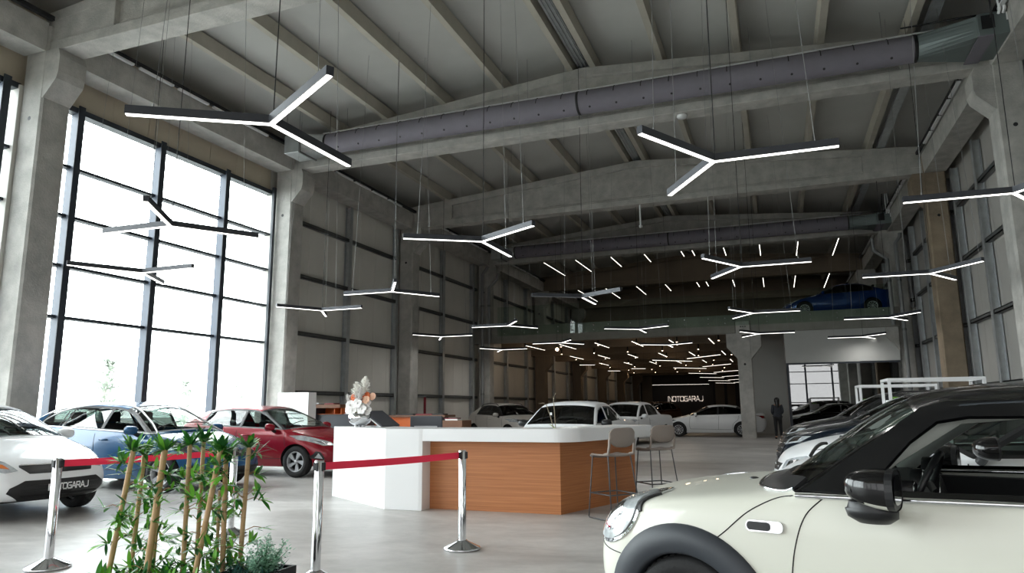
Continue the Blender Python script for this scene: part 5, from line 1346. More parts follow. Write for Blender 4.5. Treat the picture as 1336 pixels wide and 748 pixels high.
# worktop with rounded corner
def arc(c, r, a0, a1, n): return [(c[0]+r*math.cos(math.radians(lerp(a0, a1, k/n))), c[1]+r*math.sin(math.radians(lerp(a0, a1, k/n)))) for k in range(n+1)]
outer = [(-4.56, 8.64)] + arc((-2.72, 9.00), 0.36, -90, -17, 10) + [(-1.80, 10.75)]
inner = [(-2.42, 10.95), (-3.02, 9.38), (-4.56, 9.38)]
mb = MB(); mb.prism(outer+inner, 'z', 0.905, CT); mb.build('worktop', M['white'], ct, bevel=0.006)
mb = MB(); mb.prism([(-4.53, 8.87), (-2.67, 8.87), (-2.67, 8.93), (-4.53, 8.93)], 'z', 0.0, 0.905); mb.build('front_panel', M['wood'], ct)
mb = MB(); mb.prism([(-2.67, 8.87), (-2.06, 10.71), (-2.12, 10.73), (-2.72, 8.92)], 'z', 0.0, 0.905); mb.build('side_panel', M['wood'], ct)
mb = MB(); mb.prism([(-4.5, 9.32), (-3.0, 9.32), (-2.45, 10.9), (-2.12, 10.78), (-2.70, 8.96), (-4.5, 8.95)], 'z', 0.0, 0.12); mb.build('plinth', M['dark'], ct)
mb = MB(); mb.box(-5.6, -3.1, 9.75, 10.35, 0.70, 0.735); 
for x in (-5.5, -3.2): mb.box(x-0.02, x+0.02, 9.8, 10.3, 0, 0.70)
tag(mb.build('staff_desk', M['dark'], bevel=0.004), 'low dark staff desk behind the counter', 'desk')

# flower arrangement in a silver bowl
vx, vy = -6.05, 9.47
v = thing('flower_vase', 'silver mirrored bowl vase on the white counter block', 'vase', (vx, vy, CT))
mb = MB(); mb.lathe([(0.0, 0.03), (0.10, 0.03), (0.155, 0.07), (0.178, 0.13), (0.172, 0.18), (0.145, 0.215), (0.135, 0.215), (0.15, 0.17), (0.0, 0.16)], 32); mb.build('bowl', M['chrome'], v)
mb = MB()
for a in range(3): mb.lathe([(0.0, 0.0), (0.02, 0.0), (0.02, 0.035), (0.0, 0.035)], 10, (0.07*math.cos(a*2.1), 0.07*math.sin(a*2.1), 0))
mb.build('foot', M['white'], v)
M['petal'] = mat('white_petal', (240, 238, 236), 0.6); M['petalorange'] = mat('orange_petal', (222, 112, 62), 0.6); M['petalpink'] = mat('peach_petal', (236, 190, 160), 0.6)
M['leafdark'] = mat('dark_leaf', (52, 92, 50), 0.5, var=0.2, vscale=20); M['leafyellow'] = mat('yellow_green_leaf', (170, 172, 70), 0.55); M['pampas'] = mat('cream_pampas', (253, 251, 246), 0.9)
def leaf(mb, base, d, L, w, m=0, droop=0.25, fold=0.15):
    d = Vector(d).normalized(); s = d.cross(Vector((0,0,1))); s = s.normalized() if s.length > 1e-4 else Vector((1,0,0)); u = s.cross(d)
    n = 6; vs = []; fs = []
    for i in range(n+1):
        t = i/n; p = Vector(base)+d*(L*t)-Vector((0,0,1))*(droop*L*t*t); ww = w*(math.sin(PI*min(1, t*0.93+0.07))**0.75)*(1-0.25*t)
        if i == n: ww = 0.0005
        vs += [p-s*ww+u*fold*ww, p, p+s*ww+u*fold*ww]
    for i in range(n): a = i*3; fs += [(a, a+1, a+4, a+3), (a+1, a+2, a+5, a+4)]
    mb.add(vs, fs, m, True)
def flower(mb, c, r, m=0, n=5, face=(0,-1,0.3)):
    f = Vector(face).normalized(); a = f.orthogonal().normalized(); b = f.cross(a)
    for k in range(n):
        t = 2*PI*k/n; d = (a*math.cos(t)+b*math.sin(t)); e = f.cross(d)
        c_ = Vector(c); prof = [(0.0, 0.0, 0.0), (0.35, 0.36, 0.10), (0.68, 0.50, 0.12), (0.92, 0.34, 0.06), (1.0, 0.0, 0.02)]
        vs = [c_+d*r*p+e*r*q+f*r*h for p, q, h in prof]+[c_+d*r*p-e*r*q+f*r*h for p, q, h in prof[1:4]]+[c_+d*r*0.6+f*r*0.04]
        mb.add(vs, [(0,1,8),(1,2,8),(2,3,8),(3,4,8),(4,7,8),(7,6,8),(6,5,8),(5,0,8)], m, True)
    mb.sphere(Vector(c)+f*r*0.08, r*0.17, 5, m)
rng = random.Random(3)
def blossom(name, pts, r, m, label, grp, seg=5):
    for i, p in enumerate(pts):
        t = thing('flower', label[i] if isinstance(label, list) else label, 'flower', (vx+p[0], vy+p[1], CT+p[2]), group=grp)
        mb = MB(); flower(mb, (0,0,0), r, 0, seg); flower(mb, (0,0.01,0.0), r*0.8, 0, seg, (0.2,-1,0.1)); mb.build('petals', m, t)
        mb = MB(); mb.tube([(0,0.01,0), (-p[0]*0.4, 0.02-p[1]*0.4, -(p[2]-0.17)*0.6), (-p[0]*0.8, -p[1]*0.8, -(p[2]-0.17))], 0.004, 5); mb.build('stem', M['leafdark'], t)
blossom('w', [(-0.16,-0.05,0.27), (-0.06,-0.13,0.25), (0.10,-0.12,0.27), (0.02,-0.12,0.36), (0.16,-0.06,0.25), (-0.12,-0.1,0.33), (0.14,-0.05,0.36)], 0.082, M['petal'], 'white orchid blossom low in the silver vase', 'white blossoms in the silver vase')
blossom('o', [(-0.09,-0.03,0.46), (0.07,-0.06,0.43), (0.12,-0.03,0.47), (-0.09,-0.06,0.38)], 0.068, M['petalorange'], 'orange blossom in the middle of the silver vase', 'orange blossoms in the silver vase', 6)
blossom('p', [(0.15,-0.08,0.41), (0.22,-0.02,0.46)], 0.062, M['petalpink'], 'peach blossom at the right side of the silver vase', 'peach blossoms in the silver vase', 7)
def plume(p, top, w, label, m):
    t = thing('dried_plume', label, 'dried flower', (vx+p[0], vy+p[1], CT+p[2]), group=None)
    mb = MB(); ax = Vector(top); mb.tube([(0,0,0), ax*0.5, ax], 0.005, 5); mb.build('stem', M['pampas'], t)
    mb = MB()
    for k in range(520):
        u = rng.uniform(0.25, 1.0); a = rng.uniform(0, 2*PI); d = Vector((math.cos(a), math.sin(a), rng.uniform(0.4, 1.6))); L = w*rng.uniform(0.6, 1.2)*math.sin(PI*min(1, (u-0.2)*1.05+0.12))
        leaf(mb, ax*u, d, L, 0.014, 0, rng.uniform(0.1, 0.5))
    mb.build('plume', m, t)
plume((-0.03, 0, 0.17), (-0.06, 0.0, 0.52), 0.15, 'shorter cream pampas plume on the left of the silver vase', M['pampas'])
plume((0.03, 0, 0.17), (0.05, 0.0, 0.60), 0.16, 'taller cream pampas plume in the silver vase', M['pampas'])
plume((0.02, -0.04, 0.17), (0.02, -0.04, 0.42), 0.12, 'bright white flower spike before the pampas plumes', M['petal'])
plume((-0.1, -0.02, 0.17), (-0.13, 0.0, 0.33), 0.10, 'white flower spray leaning left out of the silver vase', M['petal'])
g = thing('foliage_sprig', 'green and yellow sprigs among the flowers in the silver vase', 'foliage', (vx, vy, CT+0.17))
mb = MB()
for k in range(60):
    a = rng.uniform(0, 2*PI); leaf(mb, (0.07*math.cos(a), 0.05*math.sin(a), rng.uniform(0.0, 0.2)), (math.cos(a), math.sin(a)*0.7, rng.uniform(0.2, 1.5)), rng.uniform(0.08, 0.16), 0.012, k % 2, 0.4)
mb.build('leaves', [M['leafdark'], M['leafyellow']], g)
# touch-screen kiosk, monitor, orchid stems, papers
k = thing('touch_screen', 'black tilted touch screen standing on the counter block', 'screen', (-5.85, 9.75, CT), 0.0)
mb = MB(); R_ = Matrix.Rotation(math.radians(-38), 3, 'Y'); mb.obox((0.02, 0, 0.12), (0.20, 0.27, 0.014), Matrix.Rotation(math.radians(35), 3, 'Y')); mb.build('screen', M['darkscreen'] if 'darkscreen' in M else M['dark'], k, bevel=0.006)
mb = MB(); mb.obox((0.01, -0.02, 0.10), (0.195, 0.255, 0.010), Matrix.Rotation(math.radians(35), 3, 'Y')); mb.build('back_shell', M['white'], k, bevel=0.004)
mb = MB(); mb.box(-0.1, 0.1, -0.12, 0.12, 0.0, 0.015); mb.tube([(0,0,0.01), (0.0,0,0.1)], 0.03, 10); mb.build('stand', M['silver'], k)
k = thing('computer_monitor', 'grey back of a computer monitor on the staff desk', 'monitor', (-5.26, 10.15, 0.735), 0.12)
mb = MB(); mb.box(-0.27, 0.27, -0.02, 0.02, 0.17, 0.49); mb.build('screen_housing', M['dark'], k, bevel=0.015)
mb = MB(); mb.box(-0.19, 0.19, -0.035, -0.018, 0.30, 0.335); mb.build('cable_slot', M['silver'], k)
mb = MB(); mb.box(-0.12, 0.12, -0.10, 0.10, 0.0, 0.015); mb.box(-0.03, 0.03, -0.04, -0.015, 0.01, 0.25); mb.build('stand', M['trimblack'], k, bevel=0.004)
k = thing('orchid_plant', 'nearly bare orchid with two stems and one green leaf on the worktop', 'plant', (-2.86, 9.12, CT))
M['stem'] = mat('orchid_stem', (128, 116, 96), 0.6)
mb = MB(); mb.tube([(0.03,0,0.0), (-0.01,0,0.16), (-0.06,0,0.30), (-0.11,0,0.335), (-0.16,0,0.32)], [0.006,0.006,0.005,0.004,0.003], 6); mb.build('stem', M['stem'], k)
mb = MB(); mb.tube([(0.06,0,0.0), (0.05,0,0.2), (0.04,0,0.36), (0.05,0,0.42), (0.08,0,0.47)], [0.006,0.006,0.005,0.004,0.003], 6); mb.tube([(0.04,0,0.38), (0.03,0,0.42)], 0.003, 5); mb.build('stem', M['stem'], k)
mb = MB(); leaf(mb, (0.05,0,0.0), (-1,0,0.7), 0.11, 0.04, 0, 0.1); mb.build('leaf', mat('bright_leaf', (140, 178, 60), 0.45), k)
mb = MB(); mb.box(-0.013, 0.013, -0.006, 0.006, 0.17, 0.205); mb.build('clip', M['white'], k)
mb = MB()
for kx in range(4): mb.obox((-2.62+0.05*kx, 9.1+0.03*kx, CT+0.004+0.004*kx), (0.10, 0.07, 0.0015), Matrix.Rotation(0.3*kx, 3, 'Z') @ Matrix.Rotation(0.06, 3, 'X'))
tag(mb.build('paper_stack', M['paper']), 'loose white papers on the worktop beside the orchid', 'papers')

# ------------------------------------------------------------------ bar stools
def rounded_panel(w, h, r, n=6):
    pts = []
    for (cx, cy, a0) in ((w/2-r, h-r, 0), (-w/2+r, h-r, 90), (-w/2+r*0.6, r*0.6, 180), (w/2-r*0.6, r*0.6, 270)):
        rr = r if a0 < 180 else r*0.6
        for k in range(n+1):
            a = math.radians(a0+90*k/n); pts.append((cx+rr*math.cos(a), cy+rr*math.sin(a)))
    return pts
def stool(x, y, rz, label):
    t = thing('bar_stool', label, 'bar stool', (x, y, 0), rz, 'taupe bar stools')
    # local: front +y, back -y
    w = 0.40; n = 14
    # seat shell
    mb = MB(); rows = 10; vs = []; fs = []
    for j in range(rows+1):
        v = j/rows; yy = lerp(0.22, -0.19, v); ww = w/2*(1-0.10*(1-v)**4)*(1.0 if v < 0.9 else 1.0)
        for i in range(n+1):
            u = i/n*2-1; z = 0.765 + 0.018*u*u - 0.035*max(0, (0.15-v)/0.15)**1.5 + 0.012*math.sin(v*PI)*-1
            vs.append((u*ww, yy, z))
    N = (rows+1)*(n+1)
    for j in range(rows):
        for i in range(n): a = j*(n+1)+i; fs.append((a, a+1, a+n+2, a+n+1))
    vs2 = vs+[(p[0]*0.98, p[1]*0.98, p[2]-0.02) for p in vs]
    fs2 = fs+[tuple(q+N for q in f[::-1]) for f in fs]
    edge = [i for i in range(n+1)]+[j*(n+1)+n for j in range(1, rows+1)]+[rows*(n+1)+i for i in range(n-1, -1, -1)]+[j*(n+1) for j in range(rows-1, 0, -1)]
    for i in range(len(edge)): a, b = edge[i], edge[(i+1) % len(edge)]; fs2.append((a, b, b+N, a+N))
    mb.add(vs2, fs2, 0, True); mb.build('seat', M['taupe'], t)
    # back: two side straps and an oval panel, curved
    def bp(u, z):   # u across -1..1
        return Vector((u*(0.195 - 0.01*(z-0.78)), -0.19 - 0.10*(z-0.78) + 0.035*(1-u*u)*-1*min(1, (z-0.76)/0.15) + 0.0, z))
    mb = MB(); vs = []; fs = []; nu, nv = 16, 12
    for j in range(nv+1):
        v = j/nv
        for i in range(nu+1):
            u = i/nu*2-1
            top = 1.09 - 0.05*abs(u)**6; bot = 0.855 + 0.085*abs(u)**3.2
            z = lerp(bot, top, v); vs.append(bp(u*(1-0.05*(v > 0.93)*abs(u)), z))
    N = len(vs)
    for j in range(nv):
        for i in range(nu): a = j*(nu+1)+i; fs.append((a, a+1, a+nu+2, a+nu+1))
    vs2 = [Vector(p) for p in vs]+[Vector(p)+Vector((0, 0.014, 0)) for p in vs]; fs2 = fs+[tuple(q+N for q in f[::-1]) for f in fs]
    edge = [i for i in range(nu+1)]+[j*(nu+1)+nu for j in range(1, nv+1)]+[nv*(nu+1)+i for i in range(nu-1, -1, -1)]+[j*(nu+1) for j in range(nv-1, 0, -1)]
    for i in range(len(edge)): a, b = edge[i], edge[(i+1) % len(edge)]; fs2.append((a, b, b+N, a+N))
    mb.add(vs2, fs2, 0, True); mb.build('backrest', M['taupe'], t)
    for s in (-1, 1):
        mb = MB(); mb.sweep([bp(s*0.97, 0.955)+Vector((0,0.006,0)), bp(s*0.97, 0.87)+Vector((0,0.006,0)), Vector((s*0.193, -0.175, 0.785)), Vector((s*0.193, -0.10, 0.772))], [(-0.014,-0.012),(0.014,-0.012),(0.014,0.012),(-0.014,0.012)], up=Vector((1,0,0))); mb.build('back_strap', M['taupe'], t, bevel=0.004)
    for s in (-1, 1):
        mb = MB(); mb.tube([(s*0.17, -0.14, 0.76), (s*0.225, -0.25, 0.02), (s*0.225, -0.24, 0.01), (s*0.225, 0.20, 0.01), (s*0.225, 0.21, 0.02), (s*0.175, 0.17, 0.74), (s*0.16, 0.12, 0.75), (s*0.16, -0.12, 0.75)], 0.008, 8); mb.build('leg', M['stoolleg'], t)
    mb = MB(); z = 0.30; k_ = 0.202
    mb.tube([(-k_, -0.20, z), (-k_, 0.185, z), (k_, 0.185, z), (k_, -0.20, z)], 0.0085, 8); mb.tube([(-k_, -0.21, z), (k_, -0.21, z)], 0.0085, 8)
    mb.build('footrest', M['stoolleg'], t)
stool(-1.97, 8.78, math.radians(50), 'taupe bar stool at the oak side panel, nearer the camera')
stool(-1.66, 10.15, math.radians(42), 'taupe bar stool at the far end of the counter')

# ------------------------------------------------------------------ rope barriers
def stanchion(x, y, label):
    t = thing('barrier_post', label, 'barrier post', (x, y, 0), group='chrome barrier posts')
    mb = MB(); mb.lathe([(0.0, 0.0), (0.178, 0.0), (0.18, 0.018), (0.172, 0.026), (0.06, 0.075), (0.05, 0.085), (0.0, 0.085)], 40); mb.build('base', M['chrome'], t)
    mb = MB(); mb.lathe([(0.038, 0.07), (0.038, 0.925), (0.034, 0.932), (0.0, 0.933)], 28); mb.build('post', M['chrome'], t)
    mb = MB(); mb.lathe([(0.0395, 0.855), (0.0405, 0.857), (0.0405, 0.917), (0.0395, 0.919)], 24) if False else None; mb.box(-0.016, 0.016, -0.05, 0.05, 0.853, 0.917); mb.box(-0.05, 0.05, -0.016, 0.016, 0.853, 0.917); mb.build('cassette', M['trimblack'], t)
    return t
posts = dict(R=(-2.95, 6.47), M=(-3.52, 4.93), L=(-6.04, 4.59), B=(-5.66, 6.36))
stanchion(*posts['R'], 'chrome barrier post standing in front of the oak counter panel')
stanchion(*posts['M'], 'chrome barrier post in front of the white counter block, cut at the foot')
stanchion(*posts['L'], 'chrome barrier post before the white hatchback')
stanchion(*posts['B'], 'chrome barrier post half hidden behind the bamboo leaves')
def belt(a, b, label, z=0.885):
    a = Vector((*posts[a], z)); b = Vector((*posts[b], z)); d = (b-a).normalized(); a = a+d*0.045; b = b-d*0.045; n = 16
    pts = [a.lerp(b, k/n)-Vector((0,0,0.008*math.sin(PI*k/n))) for k in range(n+1)]
    mb = MB(); mb.sweep(pts, [(-0.0012,-0.03),(0.0012,-0.03),(0.0012,0.03),(-0.0012,0.03)])
    tag(mb.build('barrier_belt', M['red']), label, 'barrier belt', 'red barrier belts')
belt('M', 'R', 'red barrier belt stretched across the counter front'); belt('L', 'B', 'red barrier belt passing behind the bamboo')

# ------------------------------------------------------------------ desks and cabinets along the left wall
mb = MB(); mb.box(-12.78, -12.29, 15.9, 16.25, 0, 1.80); mb.box(-12.285, -11.78, 15.9, 16.25, 0, 1.80)
tag(mb.build('white_cabinet', M['white'], bevel=0.004), 'tall white two-door cabinet behind the red car', 'cabinet')
nt_ = thing('wall_notice', 'two faint lines of dark print on the white cabinet', 'notice', (0,0,0))
for z, x0, x1, s in ((1.22, -12.6, -12.0, 1), (1.10, -12.66, -11.95, 2)):
    mb = MB(); x = x0; r2 = random.Random(s)
    while x < x1: w_ = r2.uniform(0.02, 0.07); mb.box(x, x+w_, 15.892, 15.899, z, z+0.03); x += w_+0.02
    mb.build('print_line', M['dark'], nt_)
u = thing('shelf_unit', 'grey desk unit with an orange lined niche by the left wall', 'desk', (0,0,0))
mb = MB(); mb.box(-12.95, -12.50, 17.2, 17.9, 0, 1.50); mb.box(-12.50, -10.95, 17.35, 17.9, 0, 1.20); mb.build('body', M['dark'], u, bevel=0.006)
mb = MB(); mb.box(-12.62, -11.66, 17.2, 17.75, 1.38, 1.48); mb.build('shelf_top', mat('brown_laminate', (112, 74, 50), 0.5), u, bevel=0.004)
mb = MB(); mb.box(-12.52, -11.70, 17.70, 17.74, 1.21, 1.38); mb.box(-11.93, -11.90, 17.3, 17.7, 1.21, 1.38); mb.box(-11.70, -11.67, 17.3, 17.74, 1.21, 1.38); mb.box(-12.5, -11.7, 17.3, 17.7, 1.205, 1.215); mb.build('niche_lining', M['orange'], u)
mb = MB(); mb.box(-13.0, -12.45, 17.3, 17.8, 1.50, 1.53); tag(mb.build('white_board', M['paper']), 'thin white board lying on the grey desk unit', 'board')
mb = MB(); mb.box(-12.30, -11.98, 17.35, 17.65, 1.48, 1.52); tag(mb.build('folder', M['maroon']), 'maroon folder lying on the brown shelf above the orange niche', 'folder')
mb = MB(); mb.box(-11.75, -10.98, 17.45, 17.8, 1.20, 1.225); tag(mb.build('notebook', M['paper']), 'flat pale notebook on the lower grey desk', 'notebook')
u = thing('orange_desk', 'orange fronted desk with a brown top behind the touch screen', 'desk', (0,0,0))
mb = MB(); mb.box(-11.2, -8.75, 18.0, 18.7, 1.10, 1.16); mb.build('desk_top', bpy.data.materials['brown_laminate'], u, bevel=0.004)
mb = MB(); mb.box(-11.1, -8.95, 18.06, 18.1, 0, 1.10); mb.build('front_panel', M['orange'], u)
mb = MB(); mb.box(-11.1, -11.06, 18.1, 18.65, 0, 1.1); mb.box(-8.99, -8.95, 18.1, 18.65, 0, 1.1); mb.build('side_panel', M['dark'], u)
for x0, x1, m, l in ((-10.35, -9.80, 'black', 'black folder lying on the left of the orange desk'), (-9.72, -9.22, 'maroon', 'maroon folder lying on the middle of the orange desk'), (-9.20, -8.85, 'black', 'black folder lying on the right of the orange desk')):
    mb = MB(); mb.box(x0, x1, 18.1, 18.4, 1.16, 1.195); tag(mb.build('folder', M[m]), l, 'folder')
t = thing('folder_stack', 'small stack of folders with a red cover behind the monitor', 'folders', (-8.2, 17.6, 0))
mb = MB(); mb.box(-0.5, 0.3, -0.3, 0.3, 0, 1.02); mb.build('side_table', bpy.data.materials['brown_laminate'], t)
mb = MB(); mb.box(-0.25, 0.12, -0.2, 0.1, 1.02, 1.06); mb.build('papers', M['paper'], t)
mb = MB(); mb.box(-0.28, 0.08, -0.2, 0.1, 1.06, 1.085); mb.build('red_cover', M['maroon'], t)
t = thing('fire_pipe', 'thin dark red vertical pipe beside the third left column', 'pipe', (-12.9, 24.75, 0))
mb = MB(); mb.tube([(0,0,0), (0,0,1.78)], 0.05, 10); mb.build('pipe', M['maroon'], t)
mb = MB(); mb.box(-0.6, 0.06, -0.05, 0.05, 1.78, 1.86); mb.build('elbow', M['girt'], t)

# ------------------------------------------------------------------ white frame planters on the right
M['lettuce'] = mat('bright_green_leaf', (120, 176, 50), 0.5, var=0.2, vscale=20)
def frame_planter(x0, x1, y0, y1, z, label, glabel):
    t = thing('frame_planter', label, 'planter frame', (x0, y0, 0), group=None)
    W, D = x1-x0, y1-y0; b = 0.05
    for (a, c) in ((0, 0), (0, D), (W, 0), (W, D)):
        mb = MB(); mb.box(a-b/2, a+b/2, c-b/2, c+b/2, 0, z-b-0.001); mb.build('post', M['white'], t)
    mb = MB(); mb.box(-b/2, W+b/2, -b/2, b/2, z-b, z); mb.box(-b/2, W+b/2, D-b/2, D+b/2, z-b, z); mb.box(-b/2, b/2, b/2, D-b/2, z-b, z); mb.box(W-b/2, W+b/2, b/2, D-b/2, z-b, z); mb.build('top_frame', M['white'], t)
    mb = MB(); mb.box(0.03, 0.45, 0.03, D-0.03, 1.0, 1.42); mb.box(0.02, W-0.02, 0.03, D-0.03, 0.55, 1.0); mb.build('plant_box', M['white'], t)
    p = thing('potted_plant', glabel, 'plant', (x0+0.2, y0+D/2, 1.42)); mb = MB(); r3 = random.Random(5)
    for k in range(50): a = r3.uniform(0, 2*PI); leaf(mb, (0.06*math.cos(a), 0.1*math.sin(a), 0), (math.cos(a), math.sin(a), r3.uniform(0.5, 1.6)), r3.uniform(0.1, 0.2), 0.03, 0, 0.5)
    mb.build('leaves', M['lettuce'], p)
frame_planter(1.86, 3.30, 14.05, 14.95, 1.80, 'white tube frame planter behind the cream car roof, nearer one', 'small green plant in the nearer white frame planter')
frame_planter(1.78, 3.30, 18.0, 18.9, 1.79, 'white tube frame planter behind the cream car roof, farther one', 'small green plant in the farther white frame planter')
# ------------------------------------------------------------------ bamboo planter
M['bamboo'] = mat('bamboo_cane', (196, 160, 118), 0.5, var=0.14, vscale=6, aniso=(1,1,0.2)); M['node'] = mat('bamboo_node', (168, 128, 86), 0.6)
M['leafgreen'] = mat('bamboo_leaf', (66, 140, 48), 0.45, var=0.25, vscale=9); M['leafbright'] = mat('bamboo_leaf_bright', (118, 188, 62), 0.45, var=0.2, vscale=9)
M['leafdeep'] = mat('bamboo_leaf_deep', (40, 104, 46), 0.45, var=0.25, vscale=9)
M['frost'] = mat('frosted_foliage', (160, 204, 178), 0.7, var=0.2, vscale=30); M['frostdark'] = mat('blue_green_blade', (58, 104, 96), 0.55, var=0.3, vscale=12); M['soil'] = mat('dark_soil', (40, 32, 26), 0.95, bump=0.5)
def planter(label, cx, cy, w, d, h):
    pl = thing('planter_box', label, 'planter', (cx, cy, 0)); x1, y1 = w/2, d/2; x0, y0 = -x1, -y1; e = 0.02
    mb = MB(); mb.box(x0, x1, y0, y0+e, 0, h); mb.box(x0, x1, y1-e, y1, 0, h); mb.box(x0, x0+e, y0+e, y1-e, 0, h); mb.box(x1-e, x1, y0+e, y1-e, 0, h); mb.box(x0+e, x1-e, y0+e, y1-e, 0, 0.03); mb.build('box', M['black'], pl)
    mb = MB(); mb.box(x0+e, x1-e, y0+e, y1-e, 0.03, h-0.06); mb.build('soil', M['soil'], pl)
planter('low black planter box holding the bamboo canes', -3.63, 3.58, 0.92, 0.44, 0.30)
planter('black planter box with the frosted shrub, right of the bamboo', -2.99, 3.58, 0.31, 0.39, 0.40)
CANES = [
((-4.050, 3.480, 0.245), (-3.912, 3.480, 1.090), 0.022),
((-4.012, 3.620, 0.245), (-3.969, 3.620, 1.061), 0.019),
((-3.702, 3.450, 0.245), (-3.617, 3.450, 1.100), 0.026),
((-3.553, 3.600, 0.245), (-3.565, 3.600, 1.126), 0.019),
((-3.565, 3.720, 0.245), (-3.569, 3.720, 1.140), 0.018),
((-3.382, 3.500, 0.245), (-3.222, 3.500, 1.102), 0.022),
((-3.222, 3.580, 0.245), (-3.251, 3.580, 1.069), 0.020),
((-3.190, 3.680, 0.245), (-3.162, 3.680, 1.112), 0.019),
((-3.906, 3.700, 0.245), (-3.893, 3.700, 0.819), 0.015),
((-3.422, 3.740, 0.245), (-3.428, 3.740, 0.829), 0.015),
]
clab = ['leftmost thick bamboo cane of the planter', 'second thin bamboo cane from the left', 'thickest bamboo cane, front left of the planter', 'upright bamboo cane left of the planter middle', 'thin bamboo cane behind the middle of the planter', 'slanting thick bamboo cane in the middle front', 'upright bamboo cane right of the slanting one', 'rightmost bamboo cane of the planter', 'short thin cane behind the thickest bamboo cane', 'short thin cane behind the slanting bamboo cane']
rb = random.Random(11)
def sprig(mb, mbs, p, d, L, nl, size):
    d = Vector(d).normalized(); q = Vector(p)+d*L-Vector((0,0,0.15*L)); mbs.tube([p, (Vector(p)+q)/2+Vector((0,0,0.02)), q], [0.003, 0.0025, 0.0015], 5)
    for k in range(nl):
        u = rb.uniform(0.45, 1.0); b = Vector(p).lerp(q, u); a = rb.uniform(0, 2*PI)
        dd = d*0.9+Vector((math.cos(a), math.sin(a), rb.uniform(-0.7, 0.6)))*0.8
        leaf(mb, b, dd, size*rb.uniform(0.7, 1.25), 0.0128*rb.uniform(0.8, 1.3), rb.choice((0, 1, 1, 2)), rb.uniform(0.02, 0.32))
for (b, t_, r), lab in zip(CANES, clab):
    r *= 0.76
    b = Vector(b); t_ = Vector(t_); th = thing('bamboo_cane', lab, 'bamboo cane', tuple(b), group='bamboo canes in the planter')
    ax = t_-b; mb = MB(); n = 6; pts = []; rr = []
    for k in range(n):
        for f in (0.0, 0.03, 0.5, 0.97):
            pts.append(ax*((k+f)/n)); rr.append(r*(1.08 if f in (0.0,) else 1.0)*(1.02-0.06*k/n))
    pts.append(ax); rr.append(r*0.95); mb.tube(pts, rr, 14); mb.build('cane', M['bamboo'], th)
    mb = MB(); d = ax.normalized()
    for k in range(1, n): p = ax*(k/n); mb.tube([p-d*0.003, p+d*0.004], r*1.025, 14, cap=False)
    mb.build('node_ring', M['node'], th)
    ml, ms = MB(), MB(); short = ax.length < 0.62
    # tuft on top
    if not short:
        for k in range(34):
            a = rb.uniform(0, 2*PI); e = rb.uniform(0.1, 2.4); leaf(ml, ax+Vector((math.cos(a)*r*0.5, math.sin(a)*r*0.5, -0.01)), (math.cos(a), math.sin(a), e), rb.uniform(0.10, 0.19), 0.014*rb.uniform(0.8, 1.3), rb.choice((0, 1, 0, 2)), rb.uniform(0.1, 0.6))
    for k in range(15 if not short else 6):
        u = rb.uniform(0.12, 0.92); a = rb.uniform(0, 2*PI); sprig(ml, ms, ax*u, (math.cos(a), math.sin(a)*0.7, rb.uniform(0.1, 0.7)), rb.uniform(0.06, 0.14), rb.randint(6, 10), 0.105)
    ms.build('twigs', M['node'], th)['kind'] = 'stuff'; ml.build('leaves', [M['leafgreen'], M['leafbright'], M['leafdeep']], th)
g = thing('low_foliage', 'mixed green leaves at the foot of the bamboo canes', 'foliage', (-3.63, 3.58, 0.24)); ml, ms = MB(), MB()
for k in range(30):
    x = rb.uniform(-0.38, 0.40); y = rb.uniform(-0.16, 0.14); a = rb.uniform(0, 2*PI); sprig(ml, ms, (x, y, 0), (math.cos(a)*0.6, math.sin(a)*0.6, 1.0), rb.uniform(0.08, 0.22), rb.randint(5, 9), 0.11)
for k in range(20):
    x = rb.uniform(-0.3, 0.4); a = rb.uniform(-2.6, -0.5); sprig(ml, ms, (x, rb.uniform(-0.22, -0.12), 0.04), (math.cos(a)*0.8, math.sin(a)*0.5, 0.45), rb.uniform(0.08, 0.18), rb.randint(6, 10), 0.12)
ms.build('twigs', M['node'], g)['kind'] = 'stuff'; ml.build('leaves', [M['leafgreen'], M['leafbright'], M['leafdeep']], g)
g = thing('grass_tuft', 'blue-green grassy blades at the right end of the planter', 'grass tuft', (-3.02, 3.58, 0.33)); ml = MB()
for k in range(170):
    x = rb.uniform(-0.13, 0.14); y = rb.uniform(-0.15, 0.14); a = rb.uniform(0, 2*PI); leaf(ml, (x, y, 0), (math.cos(a)*0.7, math.sin(a)*0.7, rb.uniform(0.5, 1.6)), rb.uniform(0.14, 0.30), 0.0045, 0, rb.uniform(0.2, 0.8))
ml.build('blades', M['frostdark'], g)
g = thing('frosted_shrub', 'pale mint frosted shrub at the right end of the planter', 'shrub', (-2.96, 3.62, 0.34)); ml, ms = MB(), MB()
for k in range(44):
    a = rb.uniform(0, 2*PI); e = rb.uniform(0.5, 2.2); d = Vector((math.cos(a), math.sin(a)*0.7, e)).normalized(); L = rb.uniform(0.13, 0.27)*(0.75+0.25*d.z)
    q = d*L+Vector((0.03, 0, 0)); ms.tube([(0,0,0), q*0.5+Vector((0,0,0.01)), q], [0.003, 0.002, 0.001], 4)
    for j in range(34):
        u = rb.uniform(0.4, 1.05); p = q*u+Vector((rb.gauss(0, 0.013), rb.gauss(0, 0.013), rb.gauss(0, 0.012))); c = rb.uniform(0, 2*PI); leaf(ml, p, (math.cos(c), math.sin(c), rb.uniform(-0.2, 1)), rb.uniform(0.016, 0.028), 0.007, 0, 0.2)
ms.build('twigs', M['leafdeep'], g)['kind'] = 'stuff'; ml.build('leaves', M['frost'], g)

